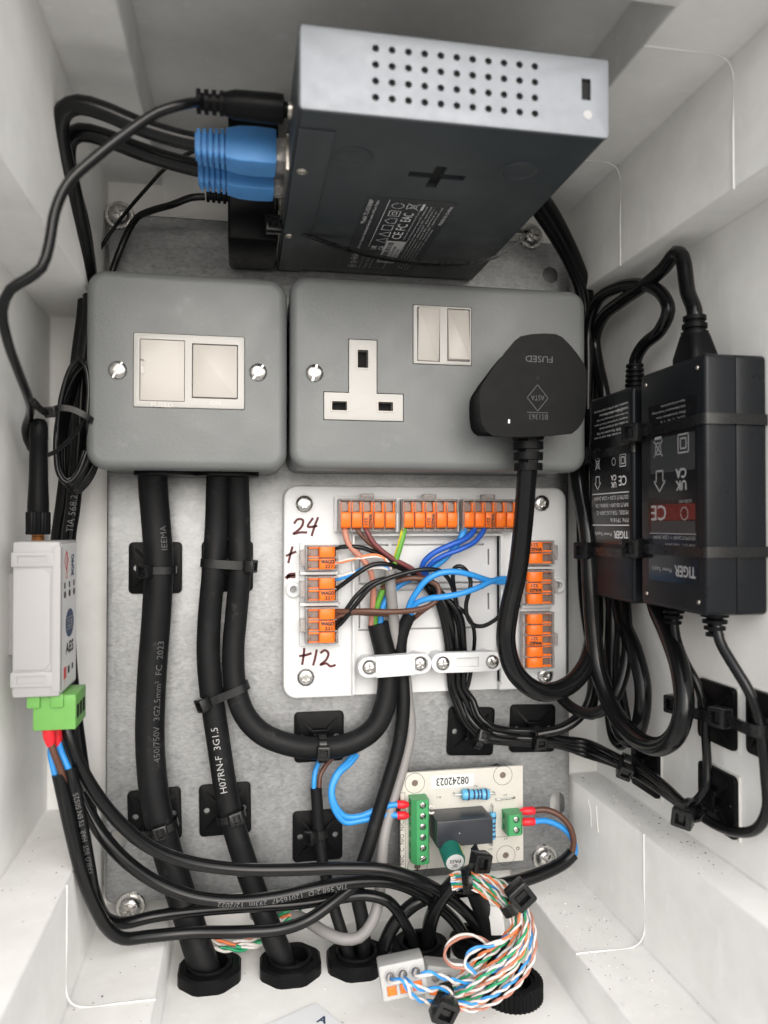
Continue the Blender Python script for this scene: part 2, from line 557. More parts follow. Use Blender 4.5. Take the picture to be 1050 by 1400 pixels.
def mat_shell():
    """Moulded grey plastic with faint smears, scuffs and a fine grain."""
    m = bpy.data.materials.new('grey_moulded_plastic'); m.use_nodes = True
    nt = m.node_tree; b = nt.nodes['Principled BSDF']
    tc = nt.nodes.new('ShaderNodeTexCoord')
    n1 = nt.nodes.new('ShaderNodeTexNoise'); n1.inputs['Scale'].default_value = 26; n1.inputs['Detail'].default_value = 7; n1.inputs['Roughness'].default_value = .65
    n2 = nt.nodes.new('ShaderNodeTexNoise'); n2.inputs['Scale'].default_value = 900; n2.inputs['Detail'].default_value = 2
    mp = nt.nodes.new('ShaderNodeMapping'); mp.inputs['Scale'].default_value = (1, .25, 1)
    n3 = nt.nodes.new('ShaderNodeTexNoise'); n3.inputs['Scale'].default_value = 160; n3.inputs['Detail'].default_value = 5
    lk(nt, tc.outputs['Object'], n1.inputs['Vector']); lk(nt, tc.outputs['Object'], n2.inputs['Vector'])
    lk(nt, tc.outputs['Object'], mp.inputs['Vector']); lk(nt, mp.outputs[0], n3.inputs['Vector'])
    rp = nt.nodes.new('ShaderNodeValToRGB')
    rp.color_ramp.elements[0].position = 0.30; rp.color_ramp.elements[0].color = (0.70, 0.695, 0.672, 1)
    rp.color_ramp.elements[1].position = 0.62; rp.color_ramp.elements[1].color = (0.81, 0.805, 0.785, 1)
    lk(nt, n1.outputs['Fac'], rp.inputs[0])
    sc = nt.nodes.new('ShaderNodeValToRGB')
    sc.color_ramp.elements[0].position = 0.63; sc.color_ramp.elements[0].color = (0, 0, 0, 1)
    sc.color_ramp.elements[1].position = 0.72; sc.color_ramp.elements[1].color = (.5, .5, .5, 1)
    lk(nt, n3.outputs['Fac'], sc.inputs[0])
    mx = nt.nodes.new('ShaderNodeMixRGB'); mx.inputs[2].default_value = (0.86, 0.86, 0.85, 1)
    lk(nt, sc.outputs[0], mx.inputs[0]); lk(nt, rp.outputs[0], mx.inputs[1])
    lk(nt, mx.outputs[0], b.inputs['Base Color'])
    mr = nt.nodes.new('ShaderNodeMapRange'); mr.inputs['To Min'].default_value = 0.30; mr.inputs['To Max'].default_value = 0.55
    lk(nt, n1.outputs['Fac'], mr.inputs['Value']); lk(nt, mr.outputs[0], b.inputs['Roughness'])
    bp = nt.nodes.new('ShaderNodeBump'); bp.inputs['Distance'].default_value = 0.00004; bp.inputs['Strength'].default_value = .6
    lk(nt, n2.outputs['Fac'], bp.inputs['Height']); lk(nt, bp.outputs[0], b.inputs['Normal'])
    return m

SHELL = mat_shell()
GALV = mat_galv()
SEAM = mat('pale_worn_plastic', (0.78, 0.78, 0.76), .5)
CLAD = mat('grey_powder_coat', (0.155, 0.163, 0.163), .45, 0.1, bump=(.9, .11), var=(.03, .07), rvar=(.05, .08), scuff=(.05, .35, (.30, .31, .31)))
WHITE = mat('white_moulded_plastic', (0.46, 0.45, 0.43), .35, var=(.04, .03), bump=(.6, .01))
CREAM = mat('warm_white_plastic', (0.50, 0.47, 0.435), .38, var=(.05, .02))
BWHITE = mat('bright_white_plastic', (0.66, 0.665, 0.67), .4, var=(.05, .025), bump=(.5, .015))
BLACK = mat('black_plastic', (0.0055, 0.0057, 0.0062), .38, spec=.1, bump=(1.5, .02), rvar=(.2, .08), var=(.1, .15))
RUBBER = mat('black_rubber_sheath', (0.0085, 0.0088, 0.0095), .5, bump=(.9, .03), rvar=(.12, .1), var=(.06, .35), spec=.2, scuff=(.11, .75, (.075, .075, .073)))
PVC = mat('black_pvc_sheath', (0.0055, 0.0058, 0.0063), .2, rvar=(.15, .06), bump=(.12, .03), spec=.36)
TIE = mat('black_nylon', (0.008, 0.0083, 0.0088), .28, spec=.45, rvar=(.3, .1))
PSUM = mat('charcoal_psu_plastic', (0.0085, 0.0097, 0.0118), .32, spec=.25, bump=(2.0, .03), rvar=(.1, .08))
SWM = mat('dark_grey_paint', (0.040, 0.048, 0.053), .45, 0.1, bump=(2.5, .02), rvar=(.06, .08), var=(.04, .12))
SILVER = mat('zinc_plated_sheet', (0.20, 0.212, 0.23), .5, .6, bump=(1.0, .03), var=(.5, .03), rvar=(.2, .05))
STEEL = mat('bright_steel', (0.50, 0.49, 0.475), .26, 1.0, rvar=(.6, .1), bump=(.8, .02))
NICKEL = mat('dull_nickel', (0.5, 0.47, 0.42), .35, 1.0)
BRASS = mat('copper_plated_brass', (0.62, 0.30, 0.12), .32, 1.0)
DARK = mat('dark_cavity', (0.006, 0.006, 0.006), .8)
ORANGE = mat('orange_lever_plastic', (0.88, 0.17, 0.012), .35, var=(.2, .05))
CLEAR = mat('clear_polycarbonate', (0.74, 0.69, 0.67), .16, trans=.75, ior=1.3, var=(.4, .15))
CORE = mat('dark_copper_clamp', (0.20, 0.15, 0.13), .35, .3)
GREYPL = mat('light_grey_plastic', (0.39, 0.385, 0.385), .45, bump=(1.5, .02), var=(.04, .03))
GREYCON = mat('grey_connector_plastic', (0.42, 0.42, 0.41), .45, var=(.1, .05))
GREEN = mat('green_terminal_plastic', (0.055, 0.30, 0.11), .4, var=(.2, .06))
LGREEN = mat('light_green_terminal_plastic', (0.15, 0.38, 0.09), .42, var=(.2, .05))
RED = mat('red_ferrule', (0.72, 0.018, 0.03), .4)
BLUEBOOT = mat('blue_boot_rubber', (0.075, 0.27, 0.62), .45, bump=(1.0, .04), var=(.12, .08))
W_BLUE = mat('blue_wire', (0.03, 0.27, 0.68), .38)
W_DBLUE = mat('dark_blue_wire', (0.012, 0.09, 0.45), .36)
W_BROWN = mat('brown_wire', (0.10, 0.042, 0.026), .4)
W_MAROON = mat('maroon_wire', (0.16, 0.04, 0.042), .4)
W_PINK = mat('faded_brown_wire', (0.46, 0.20, 0.145), .42, var=(.15, .08))
W_GREY = mat('grey_sheath', (0.25, 0.24, 0.235), .45, var=(.1, .05))
W_WHITE = mat('white_wire', (0.66, 0.62, 0.59), .4)
W_GREEN = mat('green_wire', (0.02, 0.30, 0.13), .38)
W_ORANGE = mat('orange_wire', (0.72, 0.20, 0.07), .4)
W_YELLOW = mat('yellow_stripe', (0.72, 0.62, 0.03), .4)
W_GREEN2 = mat('earth_green_wire', (0.11, 0.33, 0.04), .4)
PCB = mat('cream_circuit_board', (0.58, 0.56, 0.51), .45, var=(.3, .03))
PAPER = mat('white_label', (0.70, 0.70, 0.69), .55)
CPRINT = mat('worn_cable_print', (0.13, 0.13, 0.13), .5)
INK = mat('black_print', (0.012, 0.012, 0.012), .5)
MARK = mat('dark_red_marker', (0.085, 0.008, 0.012), .5)
PRINT = mat('grey_white_print', (0.34, 0.34, 0.34), .5)
FAINT = mat('faint_cable_print', (0.085, 0.085, 0.085), .5)
BRIGHTP = mat('white_print', (0.72, 0.72, 0.72), .5)
RELAYM = mat('relay_black', (0.028, 0.031, 0.038), .33, bump=(1.0, .015))
RESB = mat('blue_resistor', (0.12, 0.42, 0.66), .3)
CAPG = mat('green_capacitor_sleeve', (0.012, 0.13, 0.10), .3)
GOLD = mat('yellow_print', (0.62, 0.60, 0.06), .45)
NAVY = mat('navy_print', (0.03, 0.055, 0.12), .5)
REDP = mat('red_print', (0.60, 0.06, 0.06), .5)
DREDP = mat('dark_red_print', (0.11, 0.012, 0.010), .35)
LABELB = mat('glossy_black_label', (0.008, 0.0085, 0.01), .18)
LABELG = mat('dark_grey_label', (0.03, 0.033, 0.036), .4)
EMB = mat('moulded_black_relief', (0.016, 0.016, 0.017), .3)
FAINTW = mat('moulded_white_relief', (0.60, 0.575, 0.54), .45)
SHEET = mat('white_office_paper', (0.86, 0.87, 0.89), .6)
GLUE = mat('white_foam_pad', (0.74, 0.73, 0.69), .7)
BITS = mat('plastic_swarf', (0.75, 0.75, 0.73), .6)
BITD = mat('dark_grit', (0.03, 0.028, 0.025), .8)
# ------------------------------------------------------------------ ground plane, unseen, added well below the enclosure to bounce light up into it
BOUNCE = mat('pale_concrete', (0.52, 0.505, 0.48), .85, var=(.004, .12))  # pale tone chosen for the added plane's bounced light
g_ = MB(); g_.smooth = 0
g_.add([(-9000, -1150, -9000), (9000, -1150, -9000), (9000, -1150, 9000), (-9000, -1150, 9000)], [(3, 2, 1, 0)])
_gm = to_mesh(g_, 'ground'); _gm.materials.append(BOUNCE)
bounce_ground = bpy.data.objects.new('ground', _gm); COL.objects.link(bounce_ground); bounce_ground.matrix_world = wmat(Matrix.Identity(4)); bounce_ground['kind'] = 'structure'
# ------------------------------------------------------------------ enclosure
import bmesh
EL, ER, EB, ET = -69.0, 184.0, -196.0, 178.0          # corner blocks
PL, PR, PB, PT = -97.0, 203.0, -218.0, 200.0          # pockets between them
BACK, FRONT = -13.0, 190.0
SECT = [(EL, EB), (-34, EB), (-34, PB), (150, PB), (150, EB), (ER, EB),
        (ER, -144), (PR, -144), (PR, 127), (ER, 127), (ER, ET),
        (147, ET), (147, PT), (-42, PT), (-42, ET), (EL, ET),
        (EL, 106), (PL, 106), (PL, -146), (EL, -146)]
OUT = inset(SECT, -4.0)

enc = thing('enclosure', 'light grey moulded plastic enclosure with stepped side walls', 'enclosure', tr(57, PB - 4, 60))
m = MB(); m.smooth = 30
m.loft([[(x, y, BACK - 4) for x, y in OUT], [(x, y, FRONT) for x, y in OUT], [(x, y, FRONT) for x, y in SECT], [(x, y, BACK) for x, y in SECT]], True, True)
def bevel_edges(mb, width, seg=2, ang=40):
    bm = bmesh.new()
    vs_ = [bm.verts.new(v) for v in mb.v]
    for f in mb.f:
        try: bm.faces.new([vs_[i] for i in f])
        except ValueError: pass
    bm.normal_update()
    es = [e for e in bm.edges if len(e.link_faces) == 2 and e.calc_face_angle(0) > math.radians(ang)]
    bmesh.ops.bevel(bm, geom=es, offset=width, segments=seg, profile=0.5, affect='EDGES', clamp_overlap=True)
    out = MB(); out.smooth = mb.smooth
    bm.verts.index_update()
    out.v = [v.co.copy() for v in bm.verts]; out.f = [tuple(v.index for v in f.verts) for f in bm.faces]
    bm.free(); return out
m = bevel_edges(m, 1.1, 3)
part(enc, 'shell', m, SHELL, world=True)
# front end of the recess in the top wall
part(enc, 'recess_end', MB().box(-41.95, 146.95, ET - .2, PT - .05, 165, FRONT - .05, bev=.5), SHELL, world=True)
# raised mould lines round the corner blocks
def mould(pts, r=.42):
    q = MB(); q.tube(smooth_path(pts, 1.5), r, 6); part(enc, 'mould_line', q, SEAM, world=True)
e = .1
for (cx, cy, sx, sy, ex, ey, w) in ((ER, EB, -1, 1, 150, -144, 74), (EL, EB, 1, 1, -34, -146, 74),
                                    (ER, ET, -1, -1, 147, 127, 54), (ER, ET, -1, -1, 147, 127, 143)):
    R = 7.0
    x0, y0 = cx + sx * e, cy + sy * e
    pts = [Vector((ex, y0, w)), Vector((ex * .5 + (x0 + sx * R) * .5, y0, w)), Vector((x0 + sx * R, y0, w)), Vector((x0 + sx * R * .3, y0 + sy * R * .3, w)),
           Vector((x0, y0 + sy * R, w)), Vector((x0, y0 * .5 + sy * R * .5 + ey * .5, w)), Vector((x0, ey, w))]
    # the corner itself is filled by a small fillet web so the line has a wall to lie on
    mould(pts)
    q = MB(); n = 6
    arc = [Vector((x0 + sx * R * (1 - math.sin(a)), y0 + sy * R * (1 - math.cos(a)), 0)) for a in [math.pi / 2 * k / n for k in range(n + 1)]]
# bosses that carry the plate
for px, py in ((163, 292), (727, 322), (178, 1240), (745, 1175)):
    p = P(px, py, 2)
    part(enc, 'mounting_boss', MB().cyl(7, BACK, -9.2, 20, M=tr(p.x, p.y)), SHELL, world=True)

# loose swarf and grit on the ledges and floor
def scatter(name, label, cat, matl, n, smin, smax):
    q = MB(); q.smooth = 0
    for _ in range(n):
        a = random.random()
        if a < .4:   x, y, z = random.uniform(150, 184), EB + .2, random.uniform(-5, 120)
        elif a < .7: x, y, z = random.uniform(185, 202), -143.8, random.uniform(-8, 120)
        elif a < .86: x, y, z = random.uniform(-33, 149), PB + .2, random.uniform(0, 120)
        elif a < .93: x, y, z = random.uniform(-95, -70), -145.8, random.uniform(-8, 110)
        else: x, y, z = random.uniform(-68, -35), EB + .2, random.uniform(20, 110)
        s = random.uniform(smin, smax) * (1.8 if random.random() < .1 else 1)
        k = random.randint(4, 6); a0 = random.uniform(0, 6)
        ring = [(x + s * random.uniform(.5, 1.3) * math.cos(a0 + 6.283 * i / k), y, z + s * random.uniform(.4, 1.2) * math.sin(a0 + 6.283 * i / k)) for i in range(k)]
        top = [(x + (px - x) * .5, y + s * .5, z + (pz - z) * .5) for px, _, pz in ring]
        q.loft([ring, top], True, True)
    o = solo(name, label, cat, q, matl); o['kind'] = 'stuff'
scatter('swarf', 'pale plastic swarf scattered on the enclosure floor and ledges', 'swarf', BITS, 220, .18, .55)
scatter('grit', 'dark grit specks scattered on the enclosure floor and ledges', 'grit', BITD, 240, .12, .36)
# long drill curls
for i, pts in enumerate(([(722, 1318), (730, 1326), (741, 1332)], [(803, 1092), (807, 1108), (808, 1130)], [(815, 1102), (816, 1118), (818, 1138)])):
    if i == 0:
        q = MB().tube(smooth_path([PV(*p, PB + .5) for p in pts], 1), .35, 5)
        solo('drill_curl', 'short pale drill curl beside the knurled gland', 'swarf', q, BITS)
    else:
        q = MB().tube(smooth_path([PU(*p, ER - .25) for p in pts], 1), .22, 5)
        part(enc, 'scratch', q, BITS, world=True)

# ------------------------------------------------------------------ steel plate
U0, U1, V0, V1 = -66.5, 180.5, -190.5, 157.0
plate = thing('mounting_plate', 'galvanised steel mounting plate across the back of the enclosure', 'plate', tr((U0 + U1) / 2, V0, 0))
m = MB(); m.smooth = 30
m.prism(rr(U1 - U0, V1 - V0, 5, 5, (U0 + U1) / 2, (V0 + V1) / 2), -1.8, 0, 1.3, 0, None, 3)
cs = []
def slotc(px, py, w, h):
    p = P(px, py, 0); c = MB(); c.prism(rr(w, h, min(w, h) / 2 - .01, 6, p.x, p.y), -20, 5); cs.append(c)
slotc(762, 1099, 8.5, 13); slotc(752, 376, 9, 9); slotc(157, 1150, 11, 10); slotc(153, 1151, 10, 8)
m = cut(m, *cs)
part(plate, 'sheet', m, GALV, world=True)
fo = rr(U1 - U0 - .1, V1 - V0 - .1, 5, 5, (U0 + U1) / 2, (V0 + V1) / 2); fi = inset(fo, 1.6)
part(plate, 'folded_flange', MB().loft([[(x, y, -1.82) for x, y in fi], [(x, y, -10.5) for x, y in fi], [(x, y, -10.5) for x, y in fo], [(x, y, -1.82) for x, y in fo]], False, False), GALV, world=True)

def screw_mb(r, h, kind='cross'):
    s = MB(); s.smooth = 40
    s.lathe([(r, 0), (r, h * .35), (r * .93, h * .62), (r * .72, h * .87), (r * .4, h)], 24)
    c = MB(); w = r * .22
    if kind == 'cross':
        c.box(-r * .62, r * .62, -w / 2 - .02, w / 2 + .02, h * .35, h * 2); c2 = MB().box(-w / 2, w / 2, -r * .6, r * .6, h * .36, h * 2)
        return cut(s, c, c2)
    if kind == 'slot':
        c.box(-r * 1.2, r * 1.2, -w / 2, w / 2, h * .45, h * 2); return cut(s, c)
    if kind == 'torx':
        pts = []
        for k in range(24):
            rr_ = r * (.44 + .09 * math.cos(6 * 2 * math.pi * k / 24)); a = 2 * math.pi * k / 24
            pts.append((rr_ * math.cos(a), rr_ * math.sin(a)))
        c.prism(pts, h * .3, h * 2); return cut(s, c)
    return s
def screw(T, r, h, kind, M, name='screw', mt=None):
    return part(T, name, lambda: screw_mb(r, h, kind), mt or STEEL, key=('screw', r, h, kind, (mt or STEEL).name), M=M)
for px, py, a in ((163, 293, 20), (727, 322, 70), (178, 1241, 30), (746, 1174, 60)):
    p = P(px, py, 2); lc = p - Vector(((U0 + U1) / 2, V0, 0))
    part(plate, 'washer', lambda: MB().ring(7.2, 3, .05, 1.2, 28, .4), STEEL, key='washer', M=tr(lc.x, lc.y, 0))
    screw(plate, 5.4, 3.6, 'cross', tr(lc.x, lc.y, 1.2) @ rz(a))
# dotted scribe line rolled into the sheet edge
q = MB()
for k in range(26):
    p = P(160, 860 + k * 10, 0); q.cyl(.35, .02, .12, 6, cx=p.x, cy=p.y)
part(plate, 'scribe_mark', q, SILVER, world=True)
# ------------------------------------------------------------------ network switch standing out from the plate
X0, X1, Z0, Z1, W0, W1 = 18.0, 124.0, 132.6, 159.2, 2.5, 160.0
sw = thing('network_switch', 'dark grey metal network switch with perforated zinc end panel', 'network switch', tr((X0 + X1) / 2, Z0, (W0 + W1) / 2))
cover = MB(); cover.smooth = 30
cover.box(X0 + .8, X1 - .4, Z0, Z1, W0, W1 - .4, bev=.5)
# slots in the underside: cross-shaped hanger hole
A = P(599, 241, 0); c0 = PV(597, 241, Z0)
k1 = MB().box(c0.x - 11, c0.x + 11, Z0 - 2, Z0 + 2.2, c0.z - 2.0, c0.z + 2.0)
k2 = MB().box(c0.x - 2.2, c0.x + 2.2, Z0 - 2.1, Z0 + 2.3, c0.z - 10, c0.z + 8)
cover = cut(cover, k1, k2)
part(sw, 'housing', cover, SWM, world=True)
lo = MB().box(c0.x - 12, c0.x + 12, Z0 + 2.0, Z0 + 2.1, c0.z - 12, c0.z + 12)
part(sw, 'hanger_slot', lo, DARK, world=True)
# zinc end panel facing out
panel = MB(); panel.smooth = 30
panel.prism(rr(X1 - X0, Z1 - Z0 + .6, 1.2, 4, (X0 + X1) / 2, (Z0 + Z1) / 2 - .1), W1 - .3, W1 + .8, .35, 0)
holes = MB()
gx = [P(513, 70, W1).x + k * (P(730, 70, W1).x - P(513, 70, W1).x) / 10 for k in range(11)]
ztop, zbot = P(513, 68, W1).y, P(514, 135, W1).y
for r_ in range(4):
    for x in gx:
        holes.cyl(1.22, W1 - 2, W1 + 3, 12, cx=x, cy=ztop + (zbot - ztop) * r_ / 3)
ls = P(800, 124, W1)
holes.box(ls.x - 1.7, ls.x + 1.7, ls.y - 3.7, ls.y + 3.7, W1 - 2, W1 + 3)
panel = cut(panel, holes)
part(sw, 'end_panel', panel, SILVER, world=True, label='perforated zinc end panel with lock slot')
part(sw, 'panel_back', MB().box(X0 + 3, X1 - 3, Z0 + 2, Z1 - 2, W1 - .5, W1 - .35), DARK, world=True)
part(sw, 'quality_dot', MB().prism(circ(1.6, 14, P(802, 159, W1).x, P(802, 159, W1).y), W1 + .82, W1 + .95), GREYPL, world=True)
# folded seams along top and right edges
part(sw, 'lid', MB().box(X0 - .2, X1 + .4, Z1 + .3, Z1 + 1.1, W0, W1 - .2, bev=.25), SWM, world=True)
# port strip on the left face
part(sw, 'flange', MB().box(X0 + .6, X0 + 13, Z0 - .8, Z0 - .01, W0, W1 - 12, bev=.25), SWM, world=True)
ps = MB(); ps.box(X0 - .4, X0 + .7, Z0 + 1.2, Z1 - 1, W0, W1 - 1); part(sw, 'port_panel', ps, SWM, world=True)
for k in range(8):
    w = 103 - k * 13.6
    q = MB(); q.smooth = 0
    q.box(X0 - 1.4, X0 + 1, Z0 + 3.2, Z0 + 17, w - 6.4, w + 6.4)
    q = cut(q, MB().box(X0 - 3, X0 + .8, Z0 + 5, Z0 + 14, w - 5.2, w + 5.2))
    o = part(sw, 'port', q, NICKEL, world=True)
    pins = MB()
    for j in range(8): pins.box(X0 - .6, X0 + .5, Z0 + 4.0, Z0 + 4.3, w - 4.4 + j * 1.2, w - 4 + j * 1.2)
    part(o, 'contact', pins, BRASS, world=True)
jack = PU(400, 151, X0)
part(sw, 'power_jack', MB().cyl(3.0, 0, 1.5, 16, .3, M=fr((X0 - .3, jack.y, jack.z), (0, 1, 0), (-1, 0, 0))), NICKEL, world=True)
for px, py in ((413, 234), (395, 322)):
    p = PV(px, py, Z0 - .8)
    part(sw, 'screw', MB().lathe([(2.2, 0), (2.2, .3), (1.6, .8), (.8, .8), (.7, .4)], 16, M=fr((p.x, p.y, p.z), (1, 0, 0), (0, -1, 0))), NICKEL, world=True)
for px, py in ((483, 214), (710, 233)):
    p = PV(px, py, Z0)
    part(sw, 'foot_dimple', MB().lathe([(7.2, -.1), (7.2, .25), (6.7, .55), (6.3, .3), (5.9, .12)], 28, M=fr((p.x, p.y, p.z), (1, 0, 0), (0, -1, 0))), SWM, world=True)
# rating label under the body: text runs out from the plate
LB = MB(); LX0, LX1, LW0, LW1 = 50.0, 88.5, 9.0, 99.0
LM = fr((LX0, Z0 - .12, LW0), (0, 0, 1), (0, -1, 0))      # local x = outwards, local y = towards the left
lab = part(sw, 'rating_label', LB.rbox(45, -19.2, 90, 38.4, -.1, .02, 2.5, M=LM), LABELG, world=True, label='dark grey rating label with white print')
t = MB()
def lt(s, x, y, h, w, al='L', bold=0):
    t.text(s, h, LM @ tr(x, -y, .06), al, fit=w, bold=bold)
lt('tp-link', 9, 5.5, 4.6, 14.5, bold=.12)
t.line([(3.2, -5.5), (7.0, -5.5)], 1.0, LM @ tr(0, 0, .06)); t.line([(4.4, -3.2), (4.4, -8.2)], 1.0, LM @ tr(0, 0, .06))
t.line([(5.2 + 2 * math.cos(a * .5), -5.5 + 2 * math.sin(a * .5)) for a in range(13)], .7, LM @ tr(0, 0, .06))
t.line([(2, -9.6), (26, -9.6)], .2, LM @ tr(0, 0, .06)); t.line([(34, -9.6), (88, -9.6)], .25, LM @ tr(0, 0, .06))
lt('Power: 53.5V', 3, 12.2, 1.7, 17)
lt('8-Port Gigabit Desktop Switch with 4-Port PoE+', 31, 5.2, 1.6, 56)
lt('Model: TL-SG1008P', 62, 2.2, 1.9, 25)
lt('UK', 31, 12.3, 2.6, 5, bold=.1); lt('CA', 31, 15.8, 2.6, 5, bold=.1)
for i in range(6):
    x = 40 + i * 8
    if i < 2: t.line([(x, -16.6), (x + 6, -16.6), (x + 3, -11.6)], .4, LM @ tr(0, 0, .06), True)
    elif i == 2: t.line([(x, -16.4), (x + 5.5, -16.4), (x + 5.5, -11.8), (x, -11.8)], .35, LM @ tr(0, 0, .06), True)
    elif i == 3: t.line([(x, -16.4), (x + 5.5, -16.4), (x + 5.5, -13.5), (x + 2.7, -11.4), (x, -13.5)], .35, LM @ tr(0, 0, .06), True)
    elif i == 4:
        t.line([(x, -16.4), (x + 5.5, -16.4), (x + 5.5, -11.8), (x, -11.8)], .35, LM @ tr(0, 0, .06), True)
        t.line([(x + 1.4, -15), (x + 4.1, -15), (x + 4.1, -13.2), (x + 1.4, -13.2)], .35, LM @ tr(0, 0, .06), True)
    else: t.line([(x + 2.8 + 2.6 * math.cos(a * .5), -14 + 2.6 * math.sin(a * .5)) for a in range(13)], .35, LM @ tr(0, 0, .06))
lt('CE', 46, 20.3, 4.4, 8.5, bold=.05); lt('FC', 57, 20.3, 4.4, 7, bold=.05); lt('EAC', 67, 20.3, 4.4, 9, bold=.05)
t.line([(80, -18), (86, -23)], .35, LM @ tr(0, 0, .06)); t.line([(80, -23), (86, -18)], .35, LM @ tr(0, 0, .06)); t.line([(81, -18), (85, -18), (84.4, -22), (81.6, -22)], .3, LM @ tr(0, 0, .06), True)
t.line([(80, -24.6), (86, -24.6)], 1.1, LM @ tr(0, 0, .06))
for i, (a, b, y) in enumerate(((46, 80, 24.2), (30, 84, 26.4), (12, 84, 28.2), (6, 82, 29.8), (6, 80, 31.4), (4, 84, 33), (4, 60, 34.6))):
    lt('supply conforming limited power source IEC approved only use indoor x' [i: i + 50], a, y, 1.0, b - a)
lt('MADE IN CHINA', 66, 36.4, 1.5, 20)
t.line([(4, -14.6), (24, -14.6), (24, -22), (4, -22)], .25, LM @ tr(0, 0, .06), True)
part(lab, 'printed_lettering', t, BRIGHTP, world=True)
st = MB().box(13, 43, -26, -17, .03, .12, M=LM); stick = part(lab, 'barcode_sticker', st, PAPER, world=True)
bc = MB()
x = 15
while x < 41:
    w = random.choice((.3, .5, .8)); y0 = -19.6 if x < 23 or x > 25 else -18
    bc.box(x, x + w, -20.6, -18, .13, .16, M=LM); x += w + random.choice((.35, .5, .8))
bc.text('TL-SG1008P', 1.4, LM @ tr(27, -22.3, .16), fit=20); bc.text('Ver: 5.0', 1.3, LM @ tr(27, -24.4, .16), fit=12)
part(stick, 'barcode', bc, INK, world=True)
part(sw, 'rubber_pad', MB().rbox((P(455, 34, 150).x + P(543, 34, 150).x) / 2, 140, P(543, 34, 150).x - P(455, 34, 150).x, 17, 0, 3.0, 2, .6, M=Matrix(((1, 0, 0, 0), (0, 0, 1, Z1 + 1.1), (0, 1, 0, 0), (0, 0, 0, 1)))), BLACK, world=True)

# loose cable tie round the switch
def tie_head_mb(s=1.0):
    h = MB(); h.smooth = 30
    h.rbox(0, 0, 6.4 * s, 6.6 * s, 0, 4.6 * s, .7 * s, .5 * s, .3 * s)
    h = cut(h, MB().box(-1.9 * s, 1.9 * s, -1.5 * s, 1.9 * s, 2.6 * s, 9 * s))
    h.box(-1.7 * s, 1.7 * s, -.6 * s, .9 * s, 1.2 * s, 3.5 * s)
    return h
def tie_head(T, M, s=1.0):
    return part(T, 'head', lambda: tie_head_mb(s), TIE, key=('tie_head', s), M=M)
wst = 54.0
pth = [P(371, 303, wst + 1), P(383, 311, wst), P(420, 322, wst), P(470, 339, wst), P(520, 352, wst), P(570, 359, wst), P(625, 361, wst), P(670, 354, wst), P(705, 335, wst), P(724, 316, wst)]
tt = thing('cable_tie', 'long loose black cable tie slung under the network switch', 'cable tie', fr(pth[0]))
pp = smooth_path(pth, 2.0) + [Vector((X1 + 2, Z0 + 8, wst)), Vector((X1 + 2, Z1 + 2.2, wst)), Vector((X0 + 4, Z1 + 2.4, wst)), Vector((X0 - 3.2, Z1 + 2, wst)), Vector((X0 - 3.4, Z0 + 6, wst))]
part(tt, 'strap', MB().strap(pp, (0, 0, 1), 3.6, 1.0), TIE, world=True)
tie_head(tt, FRAME_OF(tt).inverted() @ fr(P(374, 310, wst + 1), (0, 1, 0), (0, -.25, 1)), 1.15)

# ------------------------------------------------------------------ leads into the switch
def ribbed(path_dir_M, r, n, pitch, r_in, tip=0):
    """Ribbed strain relief along local z."""
    prof = []; z = 0.0
    for k in range(n):
        a = 1 - tip * k / max(n - 1, 1)
        prof += [(r_in * a, z), (r * a, z + .05), (r * a, z + pitch * .55), (r_in * a, z + pitch * .6)]
        z += pitch
    m_ = MB(); m_.smooth = 50; m_.lathe(prof, 18, M=path_dir_M); return m_

ddir = Vector((-1, 0, 0)); dj = Vector((X0 - .5, jack.y, jack.z))
dc = cable('power_lead', 'thin black twin power lead with barrel plug in the network switch', [(300, 141, jack.z), (283, 139, jack.z), (250, 143, 133), (215, 154, 134), (180, 177, 135), (130, 216, 136), (92, 252, 137), (75, 290, 137), (67, 335, 137), (57, 366, 137), (36, 382, 136), (14, 396, 135), (3, 424, 132), (10, 465, 125), (26, 510, 112), (39, 545, 95), (41, 566, 66), (35, 590, 52), (42, 612, 46), (60, 630, 42)], 1.75, PVC, n=10)
plugM = fr(dj, (0, 1, 0), (-1, 0, 0))
b = MB(); b.smooth = 45
b.lathe([(2.7, .2), (2.7, 2.5), (5.1, 3), (5.3, 6), (5.0, 20), (4.2, 23), (3.9, 24)], 20, M=plugM)
part(dc, 'barrel_plug', b, BLACK, world=True)
part(dc, 'strain_relief', ribbed(plugM @ tr(0, 0, 24), 4.2, 4, 2.7, 2.9), BLACK, world=True)
part(dc, 'plug_sleeve', MB().cyl(2.6, -1, 2.6, 16, M=plugM), STEEL, world=True)

